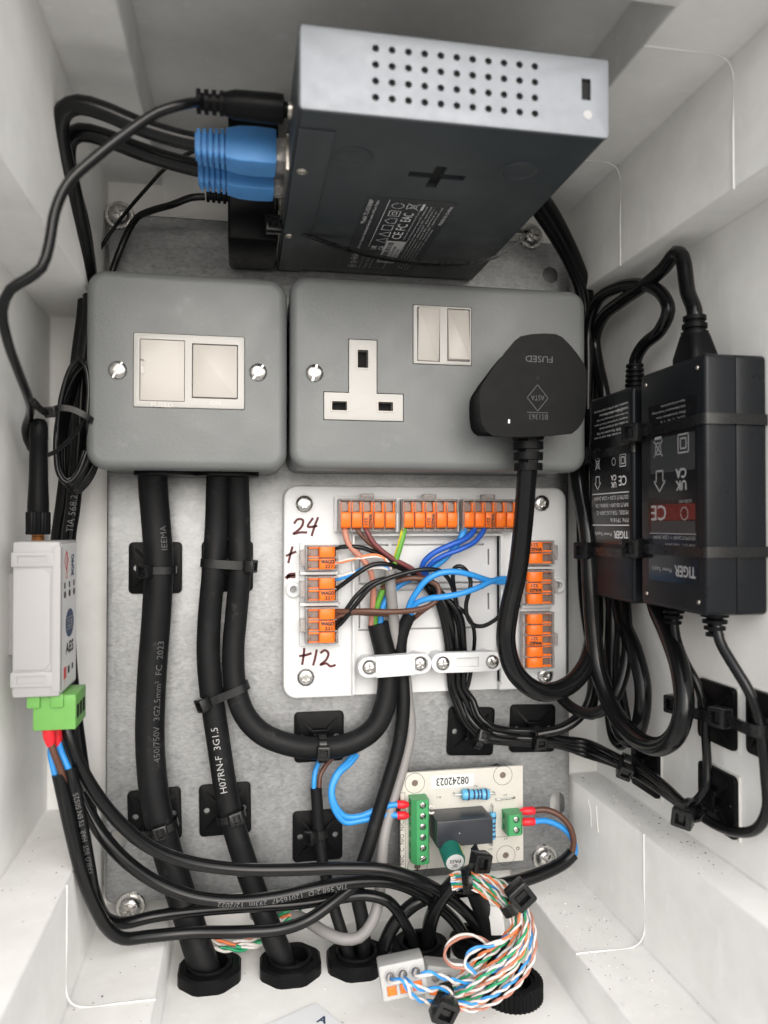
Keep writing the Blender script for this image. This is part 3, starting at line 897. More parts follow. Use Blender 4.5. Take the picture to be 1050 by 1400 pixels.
eth_paths = ([(276, 196, 102), (240, 188, 102), (190, 172, 103), (140, 151, 104), (108, 143, 104), (88, 151, 102), (81, 172, 98), (86, 210, 90), (98, 255, 78), (110, 310, 60), (120, 360, 42), (124, 420, 25), (114, 500, 18), (108, 600, 14), (100, 690, 10), (93, 745, 6), (95, 900, 0), (112, 1050, -2), (124, 1120, 4)],
             [(276, 231, 82), (240, 222, 82), (190, 206, 84), (140, 187, 86), (110, 181, 86), (95, 190, 84), (91, 210, 80), (97, 250, 70), (110, 300, 55), (118, 350, 38), (116, 420, 18), (106, 500, 11), (97, 600, 6), (86, 690, 2), (79, 745, 0), (82, 900, -5), (100, 1050, -6), (118, 1140, -3)])
for i, (w, pth) in enumerate(((103.0, eth_paths[0]), (82.0, eth_paths[1]))):
    ec = cable('ethernet_cable', ['thick black ethernet cable with upper blue boot, nearer the barrel plug', 'thick black ethernet cable with lower blue boot, farther from the barrel plug'][i], pth, 3.6, PVC, 'cable', 'ethernet cables into the switch')
    zc = Z0 + (12.0 if i == 0 else 11.0)
    zc = PU(383, 212 if i == 0 else 245, X0).y if False else zc
    M0 = fr((X0 - 1.2, zc, w), (0, 0, 1), (-1, 0, 0))          # local z runs left, away from the switch
    bt = MB(); bt.smooth = 18
    def sec(hw, hh, z, r=1.6): return [(x, y, z) for x, y in rr(2 * hw, 2 * hh, r, 4)]
    bt.loft([sec(6.2, 6.6, 4, .6), sec(6.4, 6.8, 5, .6), sec(6.6, 7.0, 12, .7), sec(6.4, 6.8, 18, .8), sec(5.8, 6.0, 22.5, 1), sec(5.7, 5.9, 23, 1)], True, True, M0)
    z = 23.0
    bo = part(ec, 'boot', bt, BLUEBOOT, world=True)
    for k in range(5):
        h = 5.8 - k * .12
        part(bo, 'rib', MB().loft([sec(h, h, z + .7, 1.8), sec(h, h, z + 1.95, 1.8)], True, True, M0), BLUEBOOT, world=True); z += 2.2
    part(bo, 'neck', MB().loft([sec(4.5, 4.5, 22, 1.8), sec(4.2, 4.2, z + .5, 1.8)], True, True, M0), BLUEBOOT, world=True)
    part(bo, 'release_tab', MB().rbox(0, 7.4, 5, 2.2, 5, 15, .6, .8, M=M0), BLUEBOOT, world=True)
    part(ec, 'plug_end', MB().box(-5.6, 5.6, -5.4, 3.8, -1, 5, M=M0, bev=.4), mat('clear_plug' + str(i), (.55, .53, .5), .2, trans=.6), world=True)
    if i == 0: print_on_cable(ec, 'TIA 568.2-D', arc_at(ec, 97, 725, True), 4.6, CPRINT, (.2, 0, 1), flip=True)

# black power block behind the switch with its own lead
pb = thing('power_block', 'black power block standing behind the blue network boots', 'power supply', tr(5, 131, 25))
part(pb, 'body', MB().box(-6.5, 16.5, 131, 197, 4, 46, bev=1.2), BLACK, world=True)
o = cable('power_lead', 'thin black twin lead from power block down over the plate corner', [(280, 269, 30), (262, 270, 30), (235, 280, 26), (207, 288, 18), (188, 297, 12), (176, 315, 8), (165, 340, 6), (152, 375, 6), (142, 410, 6)], 1.7, PVC, n=10)
part(o, 'strain_relief', ribbed(fr(P(317, 270, 30), (0, 1, 0), (-1, 0, 0)), 3.3, 5, 2.6, 2.2, .1), BLACK, world=True)
o2 = MB().tube(smooth_path([P(168, 330, 5), P(160, 350, 4), P(148, 378, 4), P(140, 410, 4)], 2), 1.5, 8)
cable('thin_lead', 'very thin black lead crossing the plate corner screw', [(268, 205, 60), (250, 214, 50), (224, 232, 36), (200, 258, 22), (178, 283, 13), (160, 306, 7), (140, 335, 4), (132, 350, 2)], .95, PVC, n=8)
# cables on the right of the switch, going down behind the twin socket
for i, (x, r, nm) in enumerate(((0, 2.9, 'black lead leaving the switch beside the plate screw'), (13, 3.2, 'black lead leaving the switch, outermost of three'), (-9, 2.4, 'black lead leaving the switch, innermost of three'))):
    cable('power_lead', nm, [(728 + x, 268, 40), (744 + x, 292, 34), (764 + x * .8, 325, 26), (783 + x * .6, 362, 18), (797 + x * .5, 402, 12), (803 + x * .4, 460, 9), (805 + x * .4, 560, 7), (806 + x * .4, 680, 6), (800 + x * .4, 800, 6)], r, PVC)
# ------------------------------------------------------------------ metal-clad accessories
FD = 48.0
def clad(name, label, cat, x0, y0, x1, y1):
    a = P(x0, (y0 + y1) / 2, FD - 4); b_ = P(x1, (y0 + y1) / 2, FD - 4)
    t_ = P((x0 + x1) / 2, y0, FD - 4); c_ = P((x0 + x1) / 2, y1, FD - 4)
    cx, cy = (a.x + b_.x) / 2, (t_.y + c_.y) / 2
    T = thing(name, label, cat, tr(cx, cy, 0))
    return T, b_.x - a.x, t_.y - c_.y
spur, sw_, sh_ = clad('fused_spur', 'grey metal-clad fused switch unit with square front', 'fused spur', 119, 377, 392, 643)
twin, tw_, th_ = clad('twin_socket', 'grey metal-clad twin socket outlet with one plug fitted', 'socket outlet', 396, 389, 798, 644)
def clad_parts(T, w, h):
    part(T, 'back_box', MB().rbox(0, 0, w - 1.6, h - 1.6, .1, FD - 10.5, 6, .8, 1.0, n=5), CLAD)
def L(T, px, py, d):
    return FRAME_OF(T).inverted() @ P(px, py, d)
for T, w, h in ((spur, sw_, sh_), (twin, tw_, th_)): clad_parts(T, w, h)
# front plates with openings for the modules
def front(w, h, cutters):
    m_ = MB(); m_.smooth = 40
    m_.prism(rr(w, h, 8.5, 8), FD - 10, FD, 4.2, .6, None, 6)
    return cut(m_, *cutters)
def rect_at(T, x0, y0, x1, y1, d):
    a = L(T, x0, y0, d); b_ = L(T, x1, y1, d)
    return (a.x + b_.x) / 2, (a.y + b_.y) / 2, b_.x - a.x, a.y - b_.y
mx, my, mw, mh = rect_at(spur, 183, 455, 334, 560, FD)
part(spur, 'front_plate', front(sw_, sh_, [MB().rbox(mx, my, mw + .5, mh + .5, FD - 6, FD + 5, .8)]), CLAD)
md = MB(); md.smooth = 30; md.rbox(mx, my, mw, mh, FD - 5.5, FD + .7, .7, .35)
fx, fy, fw, fh = rect_at(spur, 192, 464, 252, 549, FD)
rx_, ry_, rw, rh = rect_at(spur, 264, 471, 324, 545, FD)
md = cut(md, MB().rbox(fx, fy, fw + .5, fh + .5, FD - 2, FD + 4, .3), MB().rbox(rx_, ry_, rw + .9, rh + .9, FD - 3, FD + 4, .3))
mod = part(spur, 'module', md, WHITE)
fc = MB(); fc.rbox(fx, fy, fw, fh, FD - 1.9, FD + .55, .3, .25)
fc = cut(fc, MB().box(fx - fw / 2 - .5, fx - fw / 2 + 1.7, fy - 1.8, fy + 4.6, FD - .5, FD + 3))
fcp = part(spur, 'fuse_carrier', fc, CREAM)
part(fcp, 'pry_slot', MB().box(fx - fw / 2 + .2, fx - fw / 2 + 1.6, fy - 1.6, fy + 1.6, FD - .45, FD + .1), FAINTW)
rk = MB(); rk.smooth = 30
ang = math.radians(4)
rk.rbox(0, 0, rw, rh, -2.6, 1.1, .4, .4, M=tr(rx_, ry_, FD) @ rx(-3))
part(spur, 'rocker', rk, CREAM)
ltr = MB()
for s, px, py, wd in (('FUSED', 222, 554, 9.5), ('ON', 294, 551, 4.4)):
    a = L(spur, px, py, FD); ltr.text(s, 1.9, tr(a.x, a.y, FD + .76), fit=wd, bold=.06)
part(mod, 'moulded_lettering', ltr, FAINTW)
for px, py, a in ((161, 506, 60), (353, 509, 55)):
    q = L(spur, px, py, FD); screw(spur, 4.1, 2.0, 'slot', tr(q.x, q.y, FD - .2) @ rz(a))
# cable entry grommets under the spur
for px in (229, 311):
    q = L(spur, px, 648, 24)
    part(spur, 'grommet', MB().rbox(0, 0, 30, 24, 0, 3, 8, 1, M=fr((q.x, -sh_ / 2 - 1.6, 24), (1, 0, 0), (0, 1, 0))), BLACK)

# --- twin socket
osx = lambda px, py: L(twin, px, py, FD)
ax0, ay0, aw0, ah0 = rect_at(twin, 477, 464, 515, 540, FD)
bx0, by0, bw0, bh0 = rect_at(twin, 443, 536, 551, 576, FD)
def tee(g, z0, z1, bev, dx=0):
    x0_, x1_ = bx0 - bw0 / 2 - g + dx, bx0 + bw0 / 2 + g + dx
    y0_, y1_ = by0 - bh0 / 2 - g, by0 + bh0 / 2 + g
    ux0, ux1, uy1 = ax0 - aw0 / 2 - g + dx, ax0 + aw0 / 2 + g + dx, ay0 + ah0 / 2 + g
    poly = [(x0_, y0_), (x1_, y0_), (x1_, y1_), (ux1, y1_), (ux1, uy1), (ux0, uy1), (ux0, y1_), (x0_, y1_)]
    return MB().prism(poly, z0, z1, bev)
wx, wy, ww, wh = rect_at(twin, 565, 417, 644, 500, FD)
DX2 = 84.0
part(twin, 'front_plate', front(tw_, th_, [tee(.35, FD - 6, FD + 5, 0), tee(.35, FD - 6, FD + 5, 0, DX2), MB().rbox(wx, wy, ww + .6, wh + .6, FD - 6.2, FD + 5, .5)]), CLAD)
for dx in (0, DX2):
    ins = tee(0, FD - 6, FD + .35, .3, dx); ins.smooth = 25
    e_ = osx(496, 491); l_ = osx(464, 555); n_ = osx(527, 556)
    cc = [MB().box(p.x - hw + dx, p.x + hw + dx, p.y - hh, p.y + hh, FD - 4.5, FD + 4) for p, hw, hh in ((e_, 2.5, 4.2), (l_, 3.5, 2.1), (n_, 3.5, 2.1))]
    outl = part(twin, 'outlet', cut(ins, *cc), WHITE)
    part(outl, 'shutter', MB().box(e_.x - 3 + dx, e_.x + 3 + dx, e_.y - 5, e_.y + 5, FD - 5.3, FD - 4.3).box(l_.x - 4 + dx, n_.x + 4 + dx, l_.y - 2.6, l_.y + 2.6, FD - 5.2, FD - 4.25), DARK)
    rim = MB()
    for p, hw, hh in ((e_, 2.5, 4.2), (l_, 3.5, 2.1), (n_, 3.5, 2.1)):
        rim.ring(1, 1, 0, 1) if False else None
        o_ = rr(2 * hw + 1.3, 2 * hh + 1.3, .3, 2, p.x + dx, p.y); i_ = rr(2 * hw, 2 * hh, .2, 2, p.x + dx, p.y)
        rim.loft([[(x, y, FD + .3) for x, y in o_], [(x, y, FD + .75) for x, y in o_], [(x, y, FD + .75) for x, y in i_], [(x, y, FD - 1) for x, y in i_]], False, False)
    part(outl, 'pin_rim', rim, CREAM)
bz = MB(); bz.smooth = 30; bz.rbox(wx, wy, ww, wh, FD - 5.5, FD + .6, .5, .3)
r1 = rect_at(twin, 571, 421, 600, 494, FD); r2 = rect_at(twin, 612, 423, 641, 494, FD)
bz = cut(bz, *[MB().rbox(r[0], r[1], r[2] + .7, r[3] + .7, FD - 4, FD + 4, .3) for r in (r1, r2)])
part(twin, 'rocker_bezel', bz, WHITE)
for r, tl in ((r1, 5.0), (r2, -5.5)):
    rk = MB(); rk.smooth = 30; rk.rbox(0, 0, r[2], r[3], -3, 1.6, .4, .5, M=tr(r[0], r[1], FD) @ rx(tl))
    part(twin, 'rocker', rk, CREAM)
q = L(twin, 430, 510, FD); screw(twin, 4.1, 2.0, 'slot', tr(q.x, q.y, FD - .2) @ rz(75))
q = L(twin, 786, 515, FD); screw(twin, 4.1, 2.0, 'slot', tr(q.x, q.y, FD - .2) @ rz(30))

# ------------------------------------------------------------------ mains plug in the right-hand outlet
PW = FD + 27.0          # outer face
pc = P(722, 530, PW)
pl = thing('mains_plug', 'black fused three-pin mains plug in the twin socket', 'plug', tr(pc.x, pc.y, FD + .8))
def PLp(px, py, d=PW):
    v = FRAME_OF(pl).inverted() @ P(px, py, d); return (v.x, v.y)
face_px = [(680, 587), (670, 580), (667, 568), (666, 540), (670, 527), (708, 476), (719, 468), (755, 466), (766, 471), (788, 498), (793, 511), (791, 563), (786, 576), (775, 585)]
face = [PLp(*p) for p in face_px]
def chaikin(poly, n=2):
    for _ in range(n):
        o_ = []
        for i in range(len(poly)):
            a, b_ = Vector(poly[i]), Vector(poly[(i + 1) % len(poly)])
            o_ += [tuple(a * .75 + b_ * .25), tuple(a * .25 + b_ * .75)]
        poly = o_
    return poly
face = chaikin(face, 1)
m = MB(); m.smooth = 40
h = PW - FD - .8
lo_ = [(x, y, 0) for x, y in inset(face, -1.2)]
Ls = [[(x, y, .2) for x, y in inset(face, .6)], [(x, y, 1) for x, y in inset(face, 0)], [(x, y, h * .45) for x, y in inset(face, 0)]]
for k in range(6):
    a = math.pi / 2 * k / 5
    Ls.append([(x, y, h - 4.5 + 4.5 * math.sin(a)) for x, y in inset(face, 3.6 * (1 - math.cos(a)) + .0)])
m.loft(Ls, True, True)
body = part(pl, 'body', m, BLACK)
em = MB()
c_ = PLp(737, 491); em.text('FUSED', 2.9, tr(c_[0], c_[1], h + .06) @ rz(180), fit=13, bold=.05)
c_ = PLp(735, 544); em.line([(c_[0] - 5, c_[1]), (c_[0], c_[1] + 6), (c_[0] + 5, c_[1]), (c_[0], c_[1] - 6)], .35, tr(0, 0, h + .06), True)
em.text('ASTA', 2.4, tr(c_[0], c_[1], h + .06) @ rz(180), fit=6.5)
c_ = PLp(735, 564); em.line([(c_[0] - 5, c_[1]), (c_[0] + 5, c_[1])], .3, tr(0, 0, h + .06))
c_ = PLp(736, 570); em.text('BS1363', 2.4, tr(c_[0], c_[1], h + .06) @ rz(180), fit=9)
part(body, 'moulded_lettering', em, EMB)
c_ = PLp(735, 517); part(body, 'inspection_hole', MB().cyl(1.0, h - .5, h + .05, 12, cx=c_[0], cy=c_[1]), DARK)
c_ = PLp(696, 576); part(body, 'print_fleck', MB().box(c_[0] - .5, c_[0] + .4, c_[1] - .9, c_[1] + .9, h - .6, h + .06), BRIGHTP)
# strain relief below
sy = PLp(722, 590, PW - 12)[1]; sx = PLp(722, 590, PW - 12)[0]
SM = fr((sx, sy + 2, h - 12), (1, 0, 0), (0, -1, 0))
s_ = MB(); s_.smooth = 40
s_.loft([[(x, y, z) for x, y in rr(w_, d_, rd, 5)] for w_, d_, z, rd in ((17, 14, 0, 4), (16, 13, 3, 5), (13.5, 12, 6, 5))], True, True, SM)
z = 6.0
for k in range(3):
    w_ = 13.6 - k * .3
    for g in ((w_, z + .9), (w_, z + 4.6)): pass
    s_.loft([[(x, y, zz) for x, y in rr(w_, w_ * .9, 5, 5)] for zz in (z + 1.0, z + 4.4)], True, True, SM)
    s_.box(-2.2 - (k % 2), 2.2 + (k % 2), -5.6, 5.6, z - .3, z + 1.2, M=SM)
    z += 5.0
s_.loft([[(x, y, zz) for x, y in circ(4.6, 20)] for zz in (3, z - .5)], True, True, SM)
part(pl, 'strain_relief', s_, BLACK)
cable('mains_lead', 'thick glossy black mains lead hanging from the plug in a loop', [(721, 640, PW - 12), (719, 668, PW - 14), (715, 720, PW - 18), (707, 785, PW - 22), (696, 835, PW - 24), (692, 880, PW - 25), (706, 922, PW - 27), (740, 946, PW - 30), (776, 938, PW - 33), (800, 912, PW - 37), (811, 875, 30), (812, 820, 20), (808, 740, 14), (806, 640, 12), (808, 560, 14)], 4.7, PVC, n=14)
# ------------------------------------------------------------------ wiring box base with lever connectors
def A(x, y, d):                       # pixel of an enlarged crop used while measuring
    return P(370 + x / 2.5, 640 + y / 2.5, d)
jc = P(580, 805, 0)
jb = thing('junction_box', 'white plastic junction box base holding lever connectors', 'junction box', tr(jc.x, jc.y, 0))
def J(px, py, d): return FRAME_OF(jb).inverted() @ P(px, py, d)
def JR(x0, y0, x1, y1, d):
    a = J(x0, y0, d); b_ = J(x1, y1, d); return min(a.x, b_.x), max(a.x, b_.x), min(a.y, b_.y), max(a.y, b_.y)
HB = 8.0
cor = [J(*p, HB) for p in ((385, 663), (772, 667), (778, 942), (390, 954))]
x0 = (cor[0].x + cor[3].x) / 2; x1 = (cor[1].x + cor[2].x) / 2; y1 = (cor[0].y + cor[1].y) / 2; y0 = (cor[2].y + cor[3].y) / 2
out = rr(x1 - x0, y1 - y0, 7, 6, (x0 + x1) / 2, (y0 + y1) / 2)
base = MB(); base.smooth = 35; base.prism(out, .1, HB, 1.2, 0, None, 3)
cx0, cx1, cy0, cy1 = JR(484, 733, 683, 990, HB)
bl = JR(484, 941, 683, 990, HB)
ct = [MB().box(cx0, cx1, cy0, cy1, 4.0, 30), MB().box(cx0 - .02, cx1 + .02, cy0, bl[3], -3, 3.99)]
for (gx0, gy0, gx1, gy1) in ((490, 744, 669, 797), (490, 806, 669, 858)):
    a0, a1, b0, b1 = JR(gx0, gy0, gx1, gy1, 4); g = 1.0
    for (u0, u1, v0, v1) in ((a0, a0 + 16, b1 - g, b1), (a0 + 18, a1 - 3, b1 - g, b1), (a1 - g, a1, b0 + 10, b1 - 3), (a0, a1 - 4, b0, b0 + g), (a0, a0 + g, b0 + 1.5, b1 - 1.5)):
        ct.append(MB().box(u0, u1, v0, v1, 0.8, 5))
for px, py in ((401, 806), (762, 800)):
    q = J(px, py, HB); ct.append(MB().cyl(1.7, 3, 30, 16, cx=q.x, cy=q.y))
base = cut(base, *ct)
part(jb, 'base', base, BWHITE)
# rim wall round the sunken middle
rw_ = MB()
rw_.box(cx0 - 1.2, cx0, max(cy0, y0 + 1.5), cy1 + 1.2, 4, HB + 3, bev=.3).box(cx1, cx1 + 1.2, bl[3], cy1 + 1.2, 4, HB + 3, bev=.3).box(cx0, cx1, cy1, cy1 + 1.2, 4, HB + 3.2, bev=.3)
part(jb, 'inner_wall', rw_, BWHITE)
for px, py in ((401, 806), (762, 800)):
    q = J(px, py, HB); part(jb, 'post', MB().ring(3.9, 2.0, HB - .5, HB + 2.4, 24, .4, M=tr(q.x, q.y)), BWHITE)
# holders for the connectors
hold = []
def holder(x0_, y0_, x1_, y1_, h=10.4):
    u0, u1, v0, v1 = JR(x0_, y0_, x1_, y1_, h); part(jb, 'holder', MB().box(u0, u1, v0, v1, HB - .2, h, bev=.4), BWHITE)
holder(457, 679, 703, 727); holder(410, 742, 466, 782); holder(410, 785, 466, 824); holder(410, 827, 466, 882); holder(712, 737, 758, 775); holder(712, 778, 758, 828); holder(712, 831, 758, 918)
for (a, b_, c_, d_) in ((540.5, 701, 544.5, 727), (623.5, 701, 627.5, 727), (410, 781.5, 462, 785.5), (410, 824, 462, 828), (714, 774.5, 756, 778), (714, 827, 756, 830.5)):
    u0, u1, v0, v1 = JR(a, b_, c_, d_, 14); part(jb, 'divider', MB().box(u0, u1, v0, v1, HB, 14.5, bev=.4), BWHITE)
for px, py, a in ((416, 689, 5), (740, 688, 20), (418, 926, 33), (745, 923, 12)):
    q = J(px, py, HB)
    part(jb, 'screw_recess', lambda: MB().ring(5.4, 4.6, 0, .5, 28, .15), BWHITE, key='jrec', M=tr(q.x, q.y, HB))
    screw(jb, 4.4, 2.0, 'torx', tr(q.x, q.y, HB + .02) @ rz(a))
# handwriting on the base
hw = []
def stroke(pts, w=1.15):
    path = smooth_path([P(*p, HB + .12) for p in pts], .6)
    q = MB(); q.smooth = 0; q.strap([Vector((v.x, v.y, HB + .1)) for v in path], (0, 0, 1), .16, w)
    return q
def glyph(name, strokes, w=1.15):
    q = MB(); q.smooth = 0
    for s in strokes: q.merge(stroke(s, w))
    part(jb, name, q, MARK, world=True)
glyph('handwritten_number', [[(402, 716), (407, 710), (414, 711), (413, 719), (405, 727), (401, 730), (410, 728), (420, 728)],
                             [(428, 708), (421, 720), (434, 719)], [(435, 707), (430, 720), (426, 733)]], 1.2)
glyph('handwritten_plus', [[(400, 747), (397, 758), (394, 770)], [(391, 760), (398, 757), (405, 754)]], 1.2)
glyph('handwritten_minus', [[(391, 791), (396, 786), (404, 785)], [(392, 788), (404, 788)]], 1.8)
glyph('handwritten_number', [[(409, 897), (417, 896), (426, 893)], [(416, 886), (415, 897), (413, 909)], [(433, 888), (431, 899), (428, 910)],
                             [(438, 893), (444, 889), (449, 893), (446, 902), (438, 909), (446, 907), (452, 911), (459, 909)]], 1.2)

# --- lever connectors
def connector(n, px, py, rot, label, grp):
    W = 5.6 * n + 1.8
    o_ = P(px, py, 10.4)
    T = thing('lever_connector', label, 'connector', tr(*o_) @ rz(rot), grp)
    k = ('con', n)
    def hous():
        q = MB(); q.smooth = 30
        q.box(-W / 2, W / 2, -8.6, 7.8, .2, 1.6, bev=.3)                       # floor
        q.box(-W / 2, W / 2, 7.2, 8.2, .2, 7.6, bev=.25)                       # far wall
        for i in range(n + 1):
            x = -W / 2 + .5 + i * (W - 1.0) / n
            q.box(x - .4, x + .4, -8.4, 7.3, 1.4, 7.9 if i in (0, n) else 6.6, bev=.2)
        q.box(-W / 2, W / 2, -8.7, -7.4, .3, 5.2, bev=.25)                     # wire side lip
        return q
    part(T, 'housing', hous, CLEAR, key=k + ('h',))
    part(T, 'test_slot', lambda: MB().box(-3.4 if n > 2 else -4, 3.4 if n > 2 else 4, 8.1, 10.9, .4, 6.2, bev=.5), CLEAR, key=k + ('t',))
    for i in range(n):
        x = (i - (n - 1) / 2) * (W - 1.0) / n; M = tr(x, 0, 0); lw = (W - 1.0) / n - .75
        part(T, 'clamp', lambda: MB().box(-lw / 2, lw / 2, -7.2, 6.9, 1.6, 4.6, bev=.2).box(-lw / 2 + .6, lw / 2 - .8, 1.9, 5.4, 4.6, 5.3), CORE, key=k + ('c',), M=M)
        def lev():
            q = MB(); q.smooth = 40
            prof = [(-6.6, 4.2), (-6.9, 6.0), (-6.4, 7.7), (-5.2, 8.5), (0.4, 8.6), (1.3, 8.2), (1.5, 6.4), (1.5, 4.2)]
            q.loft([[(x_, y_, z_) for y_, z_ in prof] for x_ in (-lw / 2, lw / 2)], True, True)
            q.box(lw / 2 - .9, lw / 2, 1.4, 6.6, 4.4, 7.0, bev=.2).box(-lw / 2, -lw / 2 + .5, 1.4, 6.6, 4.4, 6.6, bev=.15)
            return bevel_edges(q, .22, 2, 50)
        lv = part(T, 'lever', lev, ORANGE, key=k + ('l',), M=M)
        if (n == 2 and i == 0) or (n != 2 and i == n // 2):
            def mk():
                q = MB(); q.smooth = 0
                TM = fr((0, -2.7, 8.68), (0, -1, 0), (0, 0, 1))
                q.text('WAGO', 1.9, TM @ tr(.1, 1.15, 0), fit=6.6, bold=.14); q.text('221', 1.6, TM @ tr(.6, -1.2, 0), fit=3.6, bold=.1)
                return q
            part(lv, 'printed_lettering', mk, INK, key=k + ('p',))
    return T
gtop = 'orange lever connectors in the junction box'
connector(5, 500, 704, 0, 'five-lever orange connector with brown and pink wires', gtop)
connector(5, 584, 704, 0, 'five-lever orange connector with the green and yellow wire', gtop)
connector(5, 664, 704, 0, 'five-lever orange connector with three blue wires', gtop)
connector(2, 438, 762, 90, 'two-lever orange connector beside the handwritten plus', gtop)
connector(2, 438, 804, 90, 'two-lever orange connector beside the handwritten minus', gtop)
connector(3, 438, 853, 90, 'three-lever orange connector above the handwritten plus twelve', gtop)
connector(2, 731, 755, -90, 'two-lever orange connector half behind the mains lead, no wires', gtop)
connector(3, 731, 802, -90, 'three-lever orange connector taking two light blue wires', gtop)
connector(5, 731, 873, -90, 'five-lever orange connector half hidden by the mains lead', gtop)

# --- cord grips
def grip(a, b_, label):
    p, q = P(*a, 16), P(*b_, 16)
    c_ = (p + q) / 2; M = fr((c_.x, c_.y, 0), (q.x - p.x, q.y - p.y, 0), (0, 0, 1)); ln = (q - p).length
    T = part(jb, 'cord_grip', MB(), BWHITE) if False else None
    Ml = FRAME_OF(jb).inverted() @ M
    m_ = MB(); m_.smooth = 35
    m_.rbox(0, 0, ln + 12, 10.6, 15.0, 19.5, 5.2, .7, .4, n=7)
    if label == 'open':
        m_ = cut(m_, MB().box(-6, 6, -2.3, 2.6, 17.5, 30))
    else:
        m_ = cut(m_, MB().cyl(4.0, 18.4, 30, 24, cx=-ln / 2), MB().cyl(4.0, 18.4, 30, 24, cx=ln / 2))
        m_.rbox(0, 0, ln - 6, 10.8, 15, 20.4, .5, .5)
    g = part(jb, 'cord_grip', m_, BWHITE, M=Ml)
    for s in (-1, 1):
        part(g, 'screw', lambda: screw_mb(3.6, 2.0, 'cross'), STEEL, key='gripscrew', M=tr(s * ln / 2, 0, 18.3 if label != 'open' else 19.4) @ rz(20 + s * 13))
        part(jb, 'grip_pillar', MB().cyl(4.4, 4, 15, 20), BWHITE, M=Ml @ tr(s * ln / 2, 0, 0))
grip((504, 911), (573, 906), 'solid')
grip((603, 905), (670, 903), 'open')

# ------------------------------------------------------------------ conductors inside the box
gw = 'thin wires inside the junction box'
def wire(label, pts, r, mt, name=None):
    return cable(name or 'wire', label, [A(*p) for p in pts], r, mt, 'wire', None, n=8, step=1.6)
wire('faded pinkish brown wire curling down from the top left connector', [(250, 192, 13), (253, 215, 15), (268, 262, 17), (312, 308, 17), (340, 350, 16), (350, 400, 14), (349, 470, 11), (344, 545, 10)], 1.65, W_PINK)
eg = wire('green wire of the earth conductor, striped with yellow', [(458, 195, 13), (455, 215, 15), (437, 285, 16), (410, 360, 14), (378, 430, 12), (362, 480, 11), (355, 545, 10)], 1.6, W_GREEN2, 'earth_wire')
path, r_ = CABLE_PATHS[eg.name]
ys = MB(); ys.smooth = 0
for k0 in (0.4, 2.5):
    L_ = []
    for i, (p, t, a, b_) in enumerate(frames(path)):
        L_.append([p + (a * math.cos(k0 + q + i * .05) + b_ * math.sin(k0 + q + i * .05)) * (r_ + .05) for q in (0, .3, .6, .9)])
    ys.loft(L_, False, False, closed=False)
part(eg, 'stripe', ys, W_YELLOW, world=True)
wire('thin brown wire from the top left connector, left of the maroon one', [(287, 192, 13), (295, 210, 15), (330, 250, 15), (390, 297, 13), (450, 335, 12), (520, 372, 10)], 1.15, W_BROWN)
wire('maroon wire slanting from the top left connector to the middle', [(318, 192, 13), (326, 210, 15), (352, 255, 16), (410, 305, 16), (470, 337, 15), (530, 375, 12)], 1.35, W_MAROON)
wire('black wire from the connector beside the handwritten plus', [(208, 276, 14), (240, 270, 16), (300, 270, 18), (360, 290, 17), (420, 325, 15), (500, 372, 12), (560, 450, 9)], 1.2, PVC)
wire('thin orange wire twisted with a white one near handwritten plus', [(208, 327, 14), (260, 318, 17), (315, 301, 18), (360, 296, 19), (390, 310, 20), (404, 335, 19), (408, 360, 17)], .65, W_ORANGE)
wire('thin white wire twisted with an orange one near handwritten plus', [(208, 333, 14), (262, 312, 17), (312, 308, 18), (362, 303, 19), (394, 312, 20), (410, 337, 19), (412, 360, 17)], .65, W_WHITE)
wire('thin blue wire twisted with a white one beside handwritten minus', [(208, 384, 14), (260, 372, 18), (310, 345, 19), (352, 333, 19), (395, 335, 19), (414, 358, 17)], .8, W_BLUE)
wire('thin white wire twisted with a blue one beside handwritten minus', [(208, 378, 14), (262, 362, 18), (306, 352, 19), (350, 341, 19), (392, 343, 19), (410, 360, 17)], .8, W_WHITE)
wire('black wire from the connector beside the handwritten minus', [(208, 425, 14), (250, 395, 18), (300, 358, 21), (350, 330, 21), (400, 328, 20), (450, 345, 16), (520, 368, 12)], 1.2, PVC)
wire('brown wire crossing in front of the grey sheath and looping back', [(206, 488, 14), (250, 490, 18), (330, 489, 22), (420, 491, 23), (500, 484, 22), (548, 468, 21), (575, 435, 20), (570, 402, 19), (530, 381, 19), (480, 376, 19), (430, 386, 17), (380, 410, 13)], 1.45, W_BROWN)
wire('brown wire rising out of the thin black sheath', [(482, 520, 12), (520, 488, 15), (556, 462, 17), (578, 430, 16)], 1.3, W_BROWN)
wire('second brown wire leaving the three-lever connector', [(206, 525, 14), (240, 505, 17), (280, 495, 18), (330, 497, 17), (400, 500, 14)], 1.3, W_BROWN)
wire('black wire arching from the three-lever connector over the middle', [(206, 560, 14), (245, 525, 18), (300, 455, 21), (345, 405, 22), (400, 378, 22), (470, 356, 22), (530, 346, 22), (580, 352, 21), (612, 385, 19), (630, 440, 16), (642, 520, 12), (655, 625, 9)], 1.2, PVC)
wire('second black wire from the three-lever connector, below the arching one', [(206, 548, 14), (240, 510, 17), (290, 440, 19), (340, 395, 19), (400, 375, 18), (460, 372, 15), (540, 398, 12), (600, 470, 9)], 1.1, PVC)
wire('light blue wire arching from the right connector to the thin sheath', [(842, 375, 14), (800, 388, 17), (745, 384, 20), (690, 366, 22), (630, 354, 23), (575, 360, 23), (530, 385, 22), (495, 430, 19), (474, 470, 16), (468, 510, 13)], 1.6, W_BLUE)
wire('light blue wire running lower, from right connector to thin sheath', [(842, 390, 14), (800, 378, 17), (760, 385, 20), (710, 408, 22), (650, 429, 23), (590, 440, 23), (540, 446, 21), (500, 462, 18), (480, 490, 15), (478, 515, 13)], 1.6, W_BLUE)
